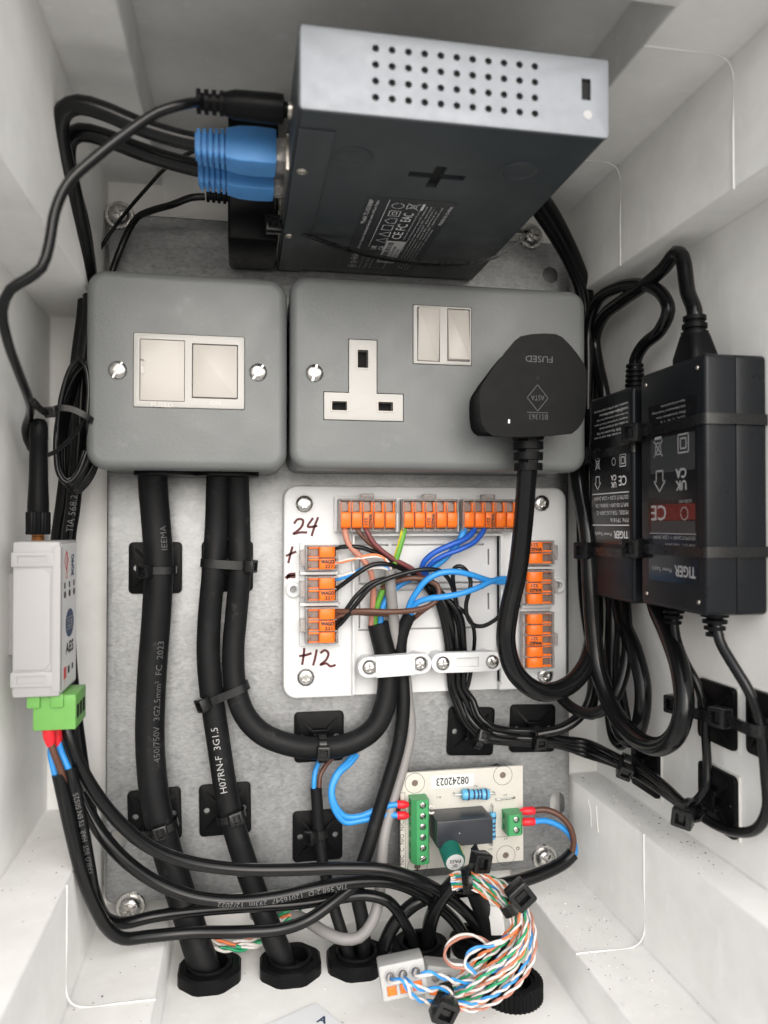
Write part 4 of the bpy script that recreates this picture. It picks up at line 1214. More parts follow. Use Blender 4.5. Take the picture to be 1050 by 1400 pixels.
wire('light blue wire dropping from the top right connector to thick sheath', [(664, 192, 13), (660, 215, 15), (637, 262, 16), (585, 318, 14), (520, 358, 11), (440, 400, 10), (398, 445, 10), (378, 500, 10), (374, 545, 10)], 1.7, W_BLUE)
wire('dark blue wire from the top right connector, left of its twin', [(697, 192, 13), (695, 212, 16), (668, 240, 18), (610, 265, 19), (555, 292, 18), (522, 325, 16), (518, 355, 13), (535, 395, 10)], 1.6, W_DBLUE)
wire('dark blue wire from the top right connector, right of its twin', [(733, 192, 13), (728, 212, 16), (700, 250, 18), (650, 277, 19), (590, 300, 18), (550, 325, 16), (532, 355, 12), (545, 400, 9)], 1.35, W_DBLUE)
wire('thin black wire making a narrow loop right of the middle', [(850, 470, 14), (800, 490, 18), (765, 520, 20), (725, 540, 21), (692, 535, 21), (672, 505, 21), (668, 468, 21), (678, 425, 22), (684, 390, 22), (672, 355, 22), (648, 335, 22), (628, 342, 21), (623, 375, 19), (634, 450, 15), (650, 540, 11), (660, 640, 9)], 1.15, PVC)
wire('thin black wire running down right of the black bundle', [(560, 430, 9), (610, 460, 13), (660, 490, 15), (690, 535, 14), (697, 580, 11), (692, 640, 9), (680, 720, 8), (665, 780, 8), (662, 815, 8)], 1.1, PVC)
# sheaths
grey = cable('grey_cable', 'thin grey sheathed cable from the junction box down to the floor', [A(408, 345, 18), A(410, 400, 16), A(416, 470, 13), A(424, 560, 11), A(440, 640, 9.5), A(462, 720, 9), (557, 950, 9), (561, 1000, 9), (552, 1045, 10), (538, 1092, 12), (526, 1138, 16), (521, 1190, 20), (517, 1235, 24), (508, 1262, 27), (492, 1281, 28), (470, 1284, 27), (445, 1275, 22), (425, 1262, 15), (400, 1250, 8), (370, 1246, 2), (345, 1250, -3)], 2.9, W_GREY)
# ------------------------------------------------------------------ heavy cables on the plate
c1 = cable('heavy_cable', 'thickest black rubber cable from fused spur to leftmost gland', [(209, 635, 20), (209, 660, 16), (213, 710, 13), (217, 770, 13), (214, 840, 12), (208, 920, 11), (205, 1000, 11), (207, 1050, 12), (214, 1105, 13), (226, 1155, 14), (240, 1200, 16), (256, 1250, 19), (270, 1295, 22), (284, 1335, 23), (290, 1362, 23)], 7.0, RUBBER, n=18)
c2 = cable('heavy_cable', 'black rubber cable with white lettering from fused spur to second gland', [(299, 635, 20), (298, 660, 16), (296, 720, 12), (292, 780, 12), (286, 850, 10), (285, 900, 10), (290, 955, 10), (298, 1010, 10), (307, 1070, 11), (316, 1115, 12), (332, 1170, 14), (350, 1222, 17), (368, 1268, 21), (386, 1312, 23), (396, 1350, 23)], 5.8, RUBBER, n=18)
c3 = cable('heavy_cable', 'black rubber cable looping from fused spur up into junction box', [(324, 635, 20), (325, 660, 16), (327, 720, 12), (328, 780, 12), (323, 840, 10), (319, 890, 10), (322, 940, 11), (335, 978, 12), (360, 1004, 13), (400, 1019, 14), (440, 1023, 14), (480, 1016, 14), (512, 995, 13), (527, 962, 12), (531, 925, 11), (527, 895, 10.5), (521, 870, 10), (517, 852, 10)], 5.6, RUBBER, n=18)
print_on_cable(c2, 'H07RN-F  3G1.5', arc_at(c2, 309, 1078, True), 4.8, PRINT, (-.12, 0, 1), flip=True)
c2p = CABLE_PATHS[c2.name]
print_on_cable(c1, '450/750V  3G2.5mm²  FC  2023', arc_at(c1, 206, 1045, True), 4.6, FAINT, (.62, 0, 1), flip=True)
print_on_cable(c1, 'IEEMA', arc_at(c1, 217, 755, True), 4.6, FAINT, (.62, 0, 1), flip=True)
print_on_cable(c3, '2VDE', 60, 3.4, FAINT, (-.8, 0, 1)) if False else None
c4 = cable('sheathed_cable', 'thinner black cable from junction box running down beside the grey one', [A(478, 498, 13), A(462, 530, 12), A(446, 580, 11), A(443, 650, 10), A(450, 700, 10), (551, 930, 10), (552, 965, 11), (546, 1015, 12), (533, 1062, 14), (518, 1110, 16), (504, 1158, 19), (492, 1195, 21), (489, 1225, 22), (496, 1262, 23), (498, 1305, 23)], 3.5, RUBBER)
# flat leads leaving the junction box to the right: six of them
for i in range(6):
    o_ = (i - 2.5)
    pts = [A(545 + i * 6, 380 + i * 8, 8 + (i % 3) * 2.5), A(585 + i * 12, 500, 9 + (i % 3) * 2.6), A(604 + i * 11, 600, 8 + (i % 2) * 2.4), A(610 + i * 10.5, 680, 7.5 + (i % 2) * 2.2), A(616 + i * 9, 750, 7.5 + (i % 2) * 2),
           (622 + i * 5, 958, 8 + (i % 2) * 2), (634 + i * 4, 985 - i * 1.5, 10 + (i % 3) * 1.5), (658 + i * 2, 1009 - i * 3.6, 12 + (i % 3) * 1.5), (690, 1015 - i * 3.5, 12 + (i % 2) * 2.0), (728, 1017 - i * 3.6, 12 + (i % 3) * 1.5)]
    if i < 4:
        pts += [(765, 1020 - i * 3.4, 13), (800, 1032 - i * 6, 14), PU(845, 1047 - i * 4, 189 - (i % 2) * 2), PU(880, 1066 - i * 5, 191 + (i % 2) * 2), PU(912, 1088 - i * 4, 192), PU(938, 1106 - i * 2, 192), PU(960, 1118 - i * 2, 194)]
    else:
        pts += [(760, 1002 - (i - 4) * 6, 14), (785, 988 - (i - 4) * 6, 18), (806, 962 - (i - 4) * 5, 20), (813, 920, 18), (812, 850, 12), (808, 770, 10)]
    cable('thin_lead', ['black lead lowest in the bundle running to the right wall', 'black lead second lowest in the bundle to the right wall', 'black lead third lowest in the bundle to the right wall', 'black lead topmost of four running to the right wall', 'black lead turning up at the plate edge, outer of two', 'black lead turning up at the plate edge, inner of two'][i], pts, 1.75, PVC, n=10, cat='cable', group='thin leads leaving the junction box')

# ------------------------------------------------------------------ adhesive mounts and ties
def mount_base():
    q = MB(); q.smooth = 35
    q.rbox(0, 0, 26, 26, .1, 2.0, 2.2, .5)
    q = cut(q, MB().cyl(1.6, -1, 5, 14, cx=9.2), MB().cyl(1.6, -1, 5, 14, cx=-9.2))
    return q
def mount_saddle():
    q = MB(); q.smooth = 35
    q.box(-4.6, 4.6, -4.6, -2.4, 1.9, 5.6, bev=.4).box(-4.6, 4.6, 2.4, 4.6, 1.9, 5.6, bev=.4).box(-3.6, 3.6, -2.5, 2.5, 4.2, 5.6, bev=.3)
    return q
def mount_rib():
    q = MB(); q.smooth = 30
    q.loft([[(3.0, -.7, 1.9), (3.0, .7, 1.9), (3.0, .7, 5.0), (3.0, -.7, 5.0)], [(13.5, -.7, 1.9), (13.5, .7, 1.9), (13.5, .7, 2.3), (13.5, -.7, 2.3)]], True, True)
    return q
GM = 'black adhesive cable mounts'
def mount(label, M):
    T = thing('cable_mount', label, 'cable mount', M, GM)
    part(T, 'base', mount_base, BLACK, key='mb'); part(T, 'saddle', mount_saddle, BLACK, key='ms')
    for a in (45, 135, 225, 315): part(T, 'rib', mount_rib, BLACK, key='mr', M=rz(a))
    return T
def pmount(label, px, py, rot=0):
    p = P(px, py, 0); return mount(label, tr(p.x, p.y, 0) @ rz(rot))
pmount('black square cable mount under the thickest cable, upper one', 213, 776, 0)
pmount('black square cable mount under two heavy cables below the spur', 311, 774, 0)
pmount('black square cable mount under the thickest cable, lower one', 212, 1113, 2)
pmount('black square cable mount under the white-lettered cable, lower one', 308, 1105, 1)
pmount('black square cable mount at the bottom of the looping cable', 436, 1006, 0)
pmount('black square cable mount carrying the small twin-core sheath', 434, 1141, 0)
pmount('black square cable mount where the thin leads turn, below junction box', 643, 999, -3)
pmount('black square cable mount at the right edge of the steel plate', 727, 995, -2)

GT = 'black cable ties'
def tie(label, c, axis, side, hs_, hw, width=3.6, head=(90, 1.0), flat_bottom=None, turn=0):
    """Closed band in the plane square to axis; hs_ half-size along side, hw half-size across; head=(angle, scale)."""
    ax = Vector(axis).normalized(); sd = Vector(side); sd = (sd - ax * sd.dot(ax)).normalized(); nn = ax.cross(sd)
    if nn.z < 0 and abs(nn.z) > .3: nn = -nn
    c = Vector(c); T = thing('cable_tie', label, 'cable tie', fr(c, sd, nn), GT)
    pts = []
    for k in range(36):
        a = 2 * math.pi * k / 36
        e_ = 2.6
        ca, sa = math.cos(a), math.sin(a)
        x = math.copysign(abs(ca) ** (2 / e_), ca) * hs_; y = math.copysign(abs(sa) ** (2 / e_), sa) * hw
        if flat_bottom is not None: y = max(y, -flat_bottom)
        pts.append(c + sd * x + nn * y)
    part(T, 'strap', MB().strap(pts, ax, width, .9, True), TIE, world=True)
    a = math.radians(head[0]); d_ = (sd * math.cos(a) + nn * math.sin(a)).normalized()
    rad = 1.0 / ((abs(math.cos(a)) / hs_) ** 2.6 + (abs(math.sin(a)) / hw) ** 2.6) ** (1 / 2.6)
    pos = c + d_ * (rad - .4)
    tie_head(T, FRAME_OF(T).inverted() @ fr(pos, ax, d_) @ rz(turn), head[1])
    return T
def on(cobj, px, py, near=None):
    """Nearest path point (and tangent) of a cable to the pixel."""
    path, r = CABLE_PATHS[cobj.name]; best = None
    for i, p in enumerate(path):
        v = p - Vector((0, 0, DCAM)); zc = v.dot(FWD)
        x = CX + FPX * v.dot(RGT) / zc; y = CY - FPX * v.dot(UPV) / zc
        dd = (x - px) ** 2 + (y - py) ** 2
        if best is None or dd < best[0]: best = (dd, i)
    i = best[1]; t = (path[min(i + 1, len(path) - 1)] - path[max(i - 1, 0)]).normalized()
    return path[i], t, r
p, t, r = on(c1, 216, 775); tie('black tie on the thickest cable, upper mount', p, t, (1, 0, 0), r + 1.2, r + .6, head=(125, 1.0))
p, t, r = on(c1, 214, 1128); tie('black tie on the thickest cable, lower mount', p, t, (1, 0, 0), r + 1.2, r + .6, head=(85, 1.0))
p, t, r = on(c2, 292, 773); p2, _, r2 = on(c3, 328, 773)
tie('black tie binding two heavy cables together on their mount', (p + p2) / 2, t, (1, 0, 0), (p2 - p).length / 2 + 6.3, 6.4, head=(25, 1.0), width=4.2)
p, t, r = on(c2, 288, 950); p2, _, r2 = on(c3, 325, 945)
tie('black tie slanting across two heavy cables below their mount', (p + p2) / 2 + Vector((0, 0, .5)), (t + Vector((.25, 0, 0))), (1, .25, 0), (p2 - p).length / 2 + 6.2, 6.6, head=(150, 1.05), width=4.0)
p, t, r = on(c2, 312, 1112); tie('black tie on the white-lettered cable, lower mount', p, t, (1, 0, 0), r + 1.0, r + .6, head=(75, 1.0))
p, t, r = on(c3, 437, 1022); tie('black tie at the lowest point of the looping cable', p, t, (0, 1, 0), r + .9, r + .7, head=(90, 1.0))
pB = P(655, 1008, 13); tie('black tie on the thin leads below the junction box', pB, (1, -.35, 0), (.35, 1, 0), 5.6, 3.8, head=(70, .95))
pB = P(733, 1009, 13.5); tie('black tie on the thin leads at the plate edge', pB, (1, 0, 0), (0, 1, 0), 6.0, 4.0, head=(100, .95))
pB = PU(854, 1043, 188); tie('black tie bunching four thin leads beyond the plate edge', pB, (1, -.4, .3), (.4, 1, 0), 4.2, 4.0, head=(120, 1.1))
pB = P(905, 1075, 31)

# small twin-core sheath on the left of the relay board
c5 = cable('twin_core_sheath', 'thin black twin-core sheath tied to the lowest mount', [(432, 1077, 10), (434, 1105, 10), (436, 1140, 10), (440, 1172, 12), (447, 1205, 16), (458, 1245, 20), (472, 1290, 23), (482, 1325, 23)], 3.0, RUBBER, n=10)
p, t, r = on(c5, 436, 1143); tie('black tie on the small twin-core sheath', p, t, (1, 0, 0), r + .9, r + .7, head=(140, 1.0), width=4.2)
cable('wire', 'brown wire from twin-core sheath passing behind the looping cable', [(436, 1082, 10), (438, 1060, 9), (446, 1046, 7), (455, 1036, 5)], 1.2, W_BROWN, 'wire', n=8, step=1.5)
cable('wire', 'blue wire from twin-core sheath passing behind the looping cable', [(429, 1082, 10), (430, 1060, 9), (434, 1046, 7), (440, 1034, 5)], 1.3, W_BLUE, 'wire', n=8, step=1.5)
# ------------------------------------------------------------------ power supplies on the right wall
def icon_bin(q, M, x, y, s):
    q.line([(x - s, y - s), (x + s, y + s)], s * .16, M); q.line([(x - s, y + s), (x + s, y - s)], s * .16, M)
    q.line([(x - s * .7, y + s * .7), (x + s * .7, y + s * .7), (x + s * .5, y - s * .7), (x - s * .5, y - s * .7)], s * .14, M, True)
    q.line([(x - s * .7, y - s * 1.35), (x + s * .7, y - s * 1.35)], s * .35, M)
def icon_square(q, M, x, y, s):
    for k in (1, .55): q.line([(x - s * k, y - s * k), (x + s * k, y - s * k), (x + s * k, y + s * k), (x - s * k, y + s * k)], s * .16, M, True)
def icon_house(q, M, x, y, s):
    q.line([(x - s * .6, y - s), (x + s * .6, y - s), (x + s * .6, y), (x + s, y), (x, y + s), (x - s, y), (x - s * .6, y)], s * .16, M, True)
def strap_loop(T, u0, u1, w0, w1, v, tilt=0.0, width=4.2):
    g = .6; c = []
    def arc(cx, cy, a0):
        for k in range(4):
            a = math.radians(a0 + 30 * k); c.append(Vector((cx + (g + 1) * math.cos(a), v + tilt * (cy - w0), cy + (g + 1) * math.sin(a))))
    arc(u0 + 1, w0 + 1, 180); arc(u1 - 1, w0 + 1, 270); arc(u1 - 1, w1 - 1, 0); arc(u0 + 1, w1 - 1, 90)
    part(T, 'strap', MB().strap(c, (0, 1, 0), width, .9, True), TIE, world=True)

PUF = 176.0
def psu(name_label, w0, w1, v0, v1, u0, seam):
    T = thing('power_supply', name_label, 'power supply', tr((u0 + 203) / 2, v0, (w0 + w1) / 2), 'power supplies tied to the right wall')
    m_ = MB(); m_.smooth = 35
    # body: rounded outline in the (w, v) plane, thickness along -u
    Mx = fr((202.4, (v0 + v1) / 2, (w0 + w1) / 2), (0, 0, 1), (-1, 0, 0))
    th = 202.4 - u0
    m_.rbox(0, 0, w1 - w0, v1 - v0, 0, th * .5 - .15, 2.2, .25, .8, Mx, 4, 2)
    m2 = MB(); m2.smooth = 35; m2.rbox(0, 0, w1 - w0, v1 - v0, th * .5 + .15, th, 2.2, 1.5, .25, Mx, 4, 4)
    part(T, 'body', m2, PSUM, world=True); part(T, 'back_shell', m_, PSUM, world=True)
    return T, Mx
small, _ = psu('smaller black power supply with white printed label, next to the plate', 36, 80, -37, 63, PUF, True)
big, _ = psu('larger black power supply with blistered label, farther out on the wall', 87, 136, -36, 66, PUF, True)
for T, w, v in ((big, 92, 61), (big, 131, 61), (big, 92, -31), (big, 131, -31)):
    part(T, 'rivet', MB().lathe([(.9, 0), (.7, .4), (.2, .6)], 10, M=fr((PUF, v, w), (0, 0, 1), (-1, 0, 0))), NICKEL, world=True)
# labels, printed upside down as mounted
def label_frame(corner_top, corner_bot):
    a = PU(*corner_top, PUF); b_ = PU(*corner_bot, PUF)
    return a, b_
a = PU(861, 548, PUF); b_ = PU(810, 742, PUF)          # outer top, inner bottom (as hung)
Wl, Hl = abs(a.z - b_.z), a.y - b_.y
LMs = fr((PUF - .1, b_.y, a.z), (0, 0, -1), (-1, 0, 0))  # origin: upright top-left corner; y runs up (= down as hung)
lab = part(small, 'rating_label', MB().rbox(Wl / 2, -Hl / 2, Wl, Hl, -.05, .05, 1.2, M=LMs), LABELB, world=True)
q = MB()
def prow(s, x, y, h, w, al='L', bold=0): q.text(s, h, LMs @ tr(x, -y, .1), al, fit=w, bold=bold)
prow('TIGER', 1.5, 4.5, 3.4, Wl * .36, bold=.16); prow('Power Supply', 1.5 + Wl * .42, 4.8, 2.2, Wl * .46)
q.line([(1, -9.0), (Wl - 1, -9.0)], .5, LMs @ tr(0, 0, .1)); q.line([(1, -24.5), (Wl - 1, -24.5)], .5, LMs @ tr(0, 0, .1))
prow('P/N: TP1816', 1.5, 11.4, 2.0, Wl * .45); prow('MODEL: TGR-LUG-2A0V-12', 1.5, 15.0, 2.0, Wl * .82); prow('INPUT:100-240V~ 50/60Hz 1.5A', 1.5, 18.6, 1.9, Wl * .86); prow('OUTPUT:12.0V = 2.0A 24.0W', 1.5, 22.2, 1.9, Wl * .9)
prow('CE', 3, 30, 4.6, 7.5, bold=.08); prow('UK', 13, 28.4, 2.6, 5.2, bold=.14); prow('CA', 13, 31.8, 2.6, 5.2, bold=.14)
icon_house(q, LMs @ tr(0, 0, .1), Wl - 6.5, -30, 3.2)
icon_square(q, LMs @ tr(0, 0, .1), 6.5, -39.5, 2.8); q.line([(15.5 + 1.8 * math.cos(k * .5), -39.5 + 1.8 * math.sin(k * .5)) for k in range(13)], .35, LMs @ tr(0, 0, .1)); icon_bin(q, LMs @ tr(0, 0, .1), Wl - 6.5, -39.3, 2.5)
prow('CAUTION!', 1.5, 46, 1.7, 8); prow('INDOOR USE ONLY', 12, 46, 1.2, 12)
for k, s in enumerate(('do not cover the unit in use', 'ATTENTION!  Dry Location Use Only', 'to reduce risk of electric shock', 'Adaptor is isolated Class II input', 'For Information Technology Use Only', 'Utiliser seulement a l interieur', 'caution risk of fire read manual')):
    prow(s, 1.5, 52.5 + k * 2.2, 1.15 if k != 1 else 1.6, Wl * (.88 - .07 * (k % 3)))
prow('-(o)-', 5, Hl - 3, 2.2, 8); prow('Made in China', 16, Hl - 3, 1.3, 9)
part(lab, 'printed_lettering', q, BRIGHTP, world=True)

a = PU(953, 538, PUF); b_ = PU(888, 792, PUF)
Wl, Hl = abs(a.z - b_.z), a.y - b_.y
LMb = fr((PUF - .1, b_.y, a.z), (0, 0, -1), (-1, 0, 0))
lab = part(big, 'rating_label', MB().rbox(Wl / 2, -Hl / 2, Wl, Hl, -.05, .05, 1.2, M=LMb), LABELB, world=True)
LMs = LMb
part(lab, 'red_panel', MB().box(1.5, Wl - 3, -32.5, -26, .06, .1, M=LMb), DREDP, world=True)
part(lab, 'glossy_patch', MB().box(1.5, Wl - 2, -25.5, -20, .06, .1, M=LMb), LABELG, world=True)
part(lab, 'glossy_patch', MB().box(1.5, Wl - 2, -61, -46, .06, .1, M=LMb), LABELG, world=True)
q = MB()
prow('TIGER', 1.5, 5, 4.4, Wl * .40, bold=.16); prow('Power Supply', 2 + Wl * .46, 5.2, 2.3, Wl * .42)
prow('INPUT: 100-240V', 2, 15.5, 1.5, Wl * .6); prow('OUTPUT:24.0V = 1.25A 30.0W', 1.5, 18.6, 1.5, Wl * .86); q.line([(1, -20.2), (Wl - 1, -20.2)], .3, LMs @ tr(0, 0, .12))
prow('CE', Wl - 14, 29, 6.4, 12, bold=.1)
q.line([(9 + 2.6 * math.cos(k * .5), -28.5 + 2.6 * math.sin(k * .5)) for k in range(13)], .4, LMs @ tr(0, 0, .12)); prow('u', 9, 28.5, 2.4, 1.8, 'C')
prow('LISTED 4P57', 4, 33.5, 1.2, 9)
prow('UK', 7.5, 40, 3.8, 7.5, bold=.2); prow('CA', 7.5, 45, 3.8, 7.5, bold=.2); icon_house(q, LMs @ tr(0, 0, .12), Wl - 9, -42.5, 4.4)
icon_square(q, LMs @ tr(0, 0, .12), 9.5, -57, 3.7); icon_bin(q, LMs @ tr(0, 0, .12), Wl - 8, -56.5, 3.4)
for k, s in enumerate(('CCC  c  A  1 d', 'Dry Location Use', 'Use Information Technology', 'Adaptor is for Equipment Use Only')):
    prow(s, 8, 67.5 + k * 2.3, 1.25, Wl * (.5 + .1 * (k % 3)))
part(lab, 'printed_lettering', q, PRINT, world=True)
# ties holding the two supplies
for lbl, T0, w0, w1, v, hp, ht in (('black tie round the smaller power supply, near its lettering', small, 36, 80, PU(835, 618, PUF).y, (796, 630), 0), ('black tie round the smaller power supply, near its lower end', small, 36, 80, PU(835, 755, PUF).y, (803, 757), 0),
                             ('black tie round the larger power supply, near its top', big, 87, 136, PU(915, 583, PUF).y, (868, 592), 0), ('black tie round the larger power supply, near its lower end', big, 87, 136, PU(915, 752, PUF).y, (878, 757), 0)):
    T = thing('cable_tie', lbl, 'cable tie', tr(PUF, v, w0), GT)
    strap_loop(T, PUF, 202.4, w0, w1, v, 0)
    M = fr((PUF + 2.5, v, w0 - .3), (0, 1, 0), (-.25, 0, -1)) if False else fr((PUF - .2, v, w0 - 2.5), (0, 1, 0), (-1, 0, .5))
    tie_head(T, FRAME_OF(T).inverted() @ M, 1.35)

# leads in and out of the supplies
def sl(name, label, pts, r, cat='cable', mt=None, grp=None):
    return cable(name, label, [p if isinstance(p, Vector) else PU(*p) for p in pts], r, mt or PVC, cat, grp, n=12)
o = sl('power_lead', 'black lead curling over into the top of the smaller power supply', [(868, 512, 191), (869, 492, 191), (880, 472, 191), (903, 451, 191), (914, 424, 191), (903, 400, 191), (877, 389, 190), (845, 393, 189), (816, 412, 188), (805, 446, 187), (804, 500, 187), (803, 580, 187), (800, 700, 187)], 3.1)
b0 = PU(868, 526, 191)
part(o, 'strain_relief', ribbed(fr((191, 62.5, b0.z), (1, 0, 0), (0, 1, 0)), 5.0, 7, 2.4, 3.6, .15), BLACK, world=True)
o = sl('power_lead', 'black lead bent over the ledge into plug on the larger power supply', [Vector((189, 84, PU(950, 494, 189).z)), Vector((189, 90, PU(950, 494, 189).z)), (940, 398, 189.6), (937, 374, 190), (933, 352, 190), (924, 346, 190), (909, 365, 190), (882, 389, 190), (851, 411, 190), (824, 434, 190), (813, 463, 191), (817, 496, 192), (826, 540, 193), (832, 640, 196)], 3.3)
tp = PU(950, 494, 189)
SMb = fr((189, 65.5, tp.z), (0, 0, 1), (0, 1, 0))
pl_ = MB(); pl_.smooth = 40
pl_.loft([[(x, y, z) for x, y in rr(a_, b2, rd, 5)] for a_, b2, z, rd in ((17, 13, .2, 3), (17, 13, 5, 3), (14.5, 11.5, 9, 3), (11.5, 10.5, 14, 4))], True, True, SMb)
part(o, 'inlet_plug', pl_, BLACK, world=True)
part(o, 'strain_relief', ribbed(SMb @ tr(0, 0, 13.5), 5.6, 3, 3.4, 4.6, .15), BLACK, world=True)
part(o, 'moulded_lettering', MB().text('250V', 2.0, SMb @ tr(0, 6.6, 4) @ rx(-90) @ rz(180), fit=6), EMB, world=True)
sl('mains_loop', 'thick glossy black loop hanging lowest below the smaller power supply', [(786, 600, 176), (792, 665, 176), (803, 730, 176), (807, 800, 176), (811, 860, 177), (818, 915, 178), (838, 970, 179), (868, 1008, 180), (900, 1021, 181), (924, 1005, 182), (935, 968, 184), (930, 915, 187), (913, 865, 190), (898, 830, 192), (890, 790, 195)], 4.3)
sl('mains_loop', 'thick black loop hanging beside the lowest one, nearer the plate', [(842, 800, 194), (850, 845, 193), (868, 890, 192), (879, 940, 191), (876, 985, 190), (864, 1012, 190), (850, 1002, 190), (840, 970, 190), (836, 920, 190), (838, 860, 191), (840, 800, 193)], 4.0)
sl('flat_lead', 'flat black lead hanging behind the thick loops', [(830, 800, 197), (836, 850, 197), (843, 900, 197), (852, 955, 196), (858, 1000, 195), (850, 1020, 195), (838, 1010, 195), (830, 960, 196), (824, 900, 197)], 2.2)
sl('thin_lead', 'black lead sagging in a shallow loop right of the junction box', [(760, 946, 165), (775, 962, 168), (795, 974, 172), (818, 974, 177), (838, 958, 182), (852, 925, 187), (858, 885, 191), (856, 840, 194), (852, 790, 196)], 2.9)
sl('thin_lead', 'black lead rising close to the plate edge behind the loops', [(806, 980, 188), (812, 930, 188), (808, 880, 188), (800, 820, 187), (797, 740, 187), (796, 660, 188)], 3.4)
cable('thin_lead', 'black lead bending round at the plate edge under the mains lead', [(735, 1004, 17), (770, 996, 19), (795, 978, 20), (808, 950, 20), (812, 905, 17), (806, 840, 12), (800, 760, 9)], 2.4, PVC)
# low-voltage leads below the supplies
o = sl('output_lead', 'thin black output lead running straight down from larger power supply', [(921, 840, 190), (925, 872, 190), (937, 905, 191), (953, 935, 193), (962, 965, 195), (965, 1010, 196), (967, 1050, 196), (966, 1075, 195), (955, 1092, 193), (942, 1104, 191)], 1.9)
z0_ = PU(921, 834, 190).z
part(o, 'strain_relief', ribbed(fr((190, -36.2, z0_), (1, 0, 0), (0, -1, 0)), 5.2, 4, 2.5, 3.2, .35), BLACK, world=True)
o = sl('output_lead', 'thin black output lead swinging out and back below larger power supply', [(978, 842, 187), (984, 876, 187), (1003, 910, 189), (1024, 945, 192), (1036, 978, 195), (1042, 1010, 196), (1047, 1060, 197), (1049, 1105, 197), (1036, 1132, 197), (1008, 1138, 197), (975, 1126, 196), (945, 1106, 192)], 2.1)
z0_ = PU(977, 836, 187).z
part(o, 'strain_relief', ribbed(fr((187, -36.2, z0_), (1, 0, 0), (0, -1, 0)), 5.4, 4, 2.6, 3.4, .35), BLACK, world=True)
# mounts on the right wall
def wmount(label, px, py):
    p = PU(px, py, 201.8); p.x = 202.0
    T = mount(label, fr(p, (0, 0, 1), (-1, 0, 0)))
    part(T, 'foam_pad', lambda: MB().box(-13.4, 13.4, -13.4, 13.4, -.9, .08), GLUE, key='pad')
    return p
m1 = wmount('black cable mount on right wall, upper of two below supplies', 982, 975)
m2 = wmount('black cable mount on right wall, lowest, with tied lead ends', 983, 1092)
m3 = wmount('black cable mount on right wall, farthest from the plate', 1054, 995)
m4 = wmount('black cable mount on right wall under the hanging loops', 884, 1046)
for lbl, p, hs_, hw, pos in (('black tie strapping the straight output lead to the wall mount', m1, 3.2, 6.0, 0), ('black tie strapping the swinging output lead to its wall mount', m3, 3.4, 6.2, 0)):
    T = thing('cable_tie', lbl, 'cable tie', fr(p, (0, 0, 1), (-1, 0, 0)), GT)
    pts = [Vector((p.x - 3.5 + 0, p.y, p.z + 4)), Vector((p.x - 8.5, p.y, p.z + 4)), Vector((p.x - 10, p.y, p.z)), Vector((p.x - 9, p.y, p.z - 12)), Vector((p.x - 9.5, p.y + .5, p.z - 20))]
    part(T, 'strap', MB().strap(smooth_path(pts, 1.5), (0, 1, 0), 4.6, 1.1), TIE, world=True)
    tie_head(T, FRAME_OF(T).inverted() @ fr((p.x - 7, p.y, p.z - 19), (0, 1, 0), (-1, 0, .3)), 1.25)
pe = PU(944, 1106, 190)
T = thing('cable_tie', 'black tie gathering the lead ends at the lowest wall mount', 'cable tie', fr(pe, (0, 0, 1), (-1, 0, 0)), GT)
part(T, 'strap', MB().strap([pe + Vector((math.cos(k * .5236) * 4.4, math.sin(k * .5236) * 4.4, .2 * k)) for k in range(12)], (0, .2, 1), 4.4, 1.0, True), TIE, world=True)
tie_head(T, FRAME_OF(T).inverted() @ fr(pe + Vector((-3.2, -1.5, 1)), (0, 1, .2), (-.75, -.1, .7)), 1.3)
p = PU(904, 1074, 188)

# ------------------------------------------------------------------ telemetry unit on the left wall
UF, UB, WF, WB, VT, VB = -72.0, -90.0, 75.0, 43.0, -7.5, -70.0
dv = thing('control_unit', 'light grey control unit with antenna on the left wall', 'controller', tr((UF + UB) / 2, VB, (WF + WB) / 2))
cas = MB(); cas.smooth = 30
cas.box(UB, UF, VB, VT, WB, WF, bev=.9)
part(dv, 'case', cas, GREYPL, world=True)
part(dv, 'wall_clip', MB().box(-97, -89.8, VB + 14, VT - 14, WB + 2, WB + 12, bev=.4), GREYPL, world=True)
# raised side ribs of the front face
for v0, v1, sgn in ((VT - 10.2, VT - 4.2, 1), (VB + 4.2, VB + 10.2, -1)):
    rb = MB().box(UB - .4, UF - 2.6, v0, v1, WF - .3, WF + .8, bev=.35)
    rb = cut(rb, MB().box(UB + 2, UF - 5.2, v0 + 1.5, v1 - 1.5, WF + .25, WF + 3)); part(dv, 'clip_rib', rb, GREYPL, world=True)
part(dv, 'raised_panel', MB().prism([(UB + .6, VB + 11), (UF - 5.8, VB + 11), (UF - 3.6, VB + 13.4), (UF - 3.6, VT - 13.4), (UF - 5.8, VT - 11), (UB + .6, VT - 11)], WF - .2, WF + .45, .3), GREYPL, world=True)
part(dv, 'edge_band', MB().box(UF - 2.9, UF + .35, VB + 2, VT - 2, WF - 2.5, WF + .7, bev=.3), GREYPL, world=True)
LMd = fr((UF + .08, VB + 1.2, WF - 1.5), (0, 0, -1), (1, 0, 0)); LW, LH = WF - WB - 3, VT - VB - 2.4
fp = part(dv, 'front_label', MB().rbox(LW / 2, LH / 2, LW, LH, -.05, .08, 1, M=LMd), PAPER, world=True)
def dlab(nm, q_, mt): part(fp, nm, q_, mt, world=True)
dlab('printed_logo', MB().text('Connect', 4, LMd @ tr(LW * .33, LH - 9, .12) @ rz(90), fit=11, bold=.1).line([(LW * .3, LH - 8), (LW * .42, LH - 4), (LW * .54, LH - 8), (LW * .42, LH - 12)], .8, LMd @ tr(-3, 1, .12), True), REDP)
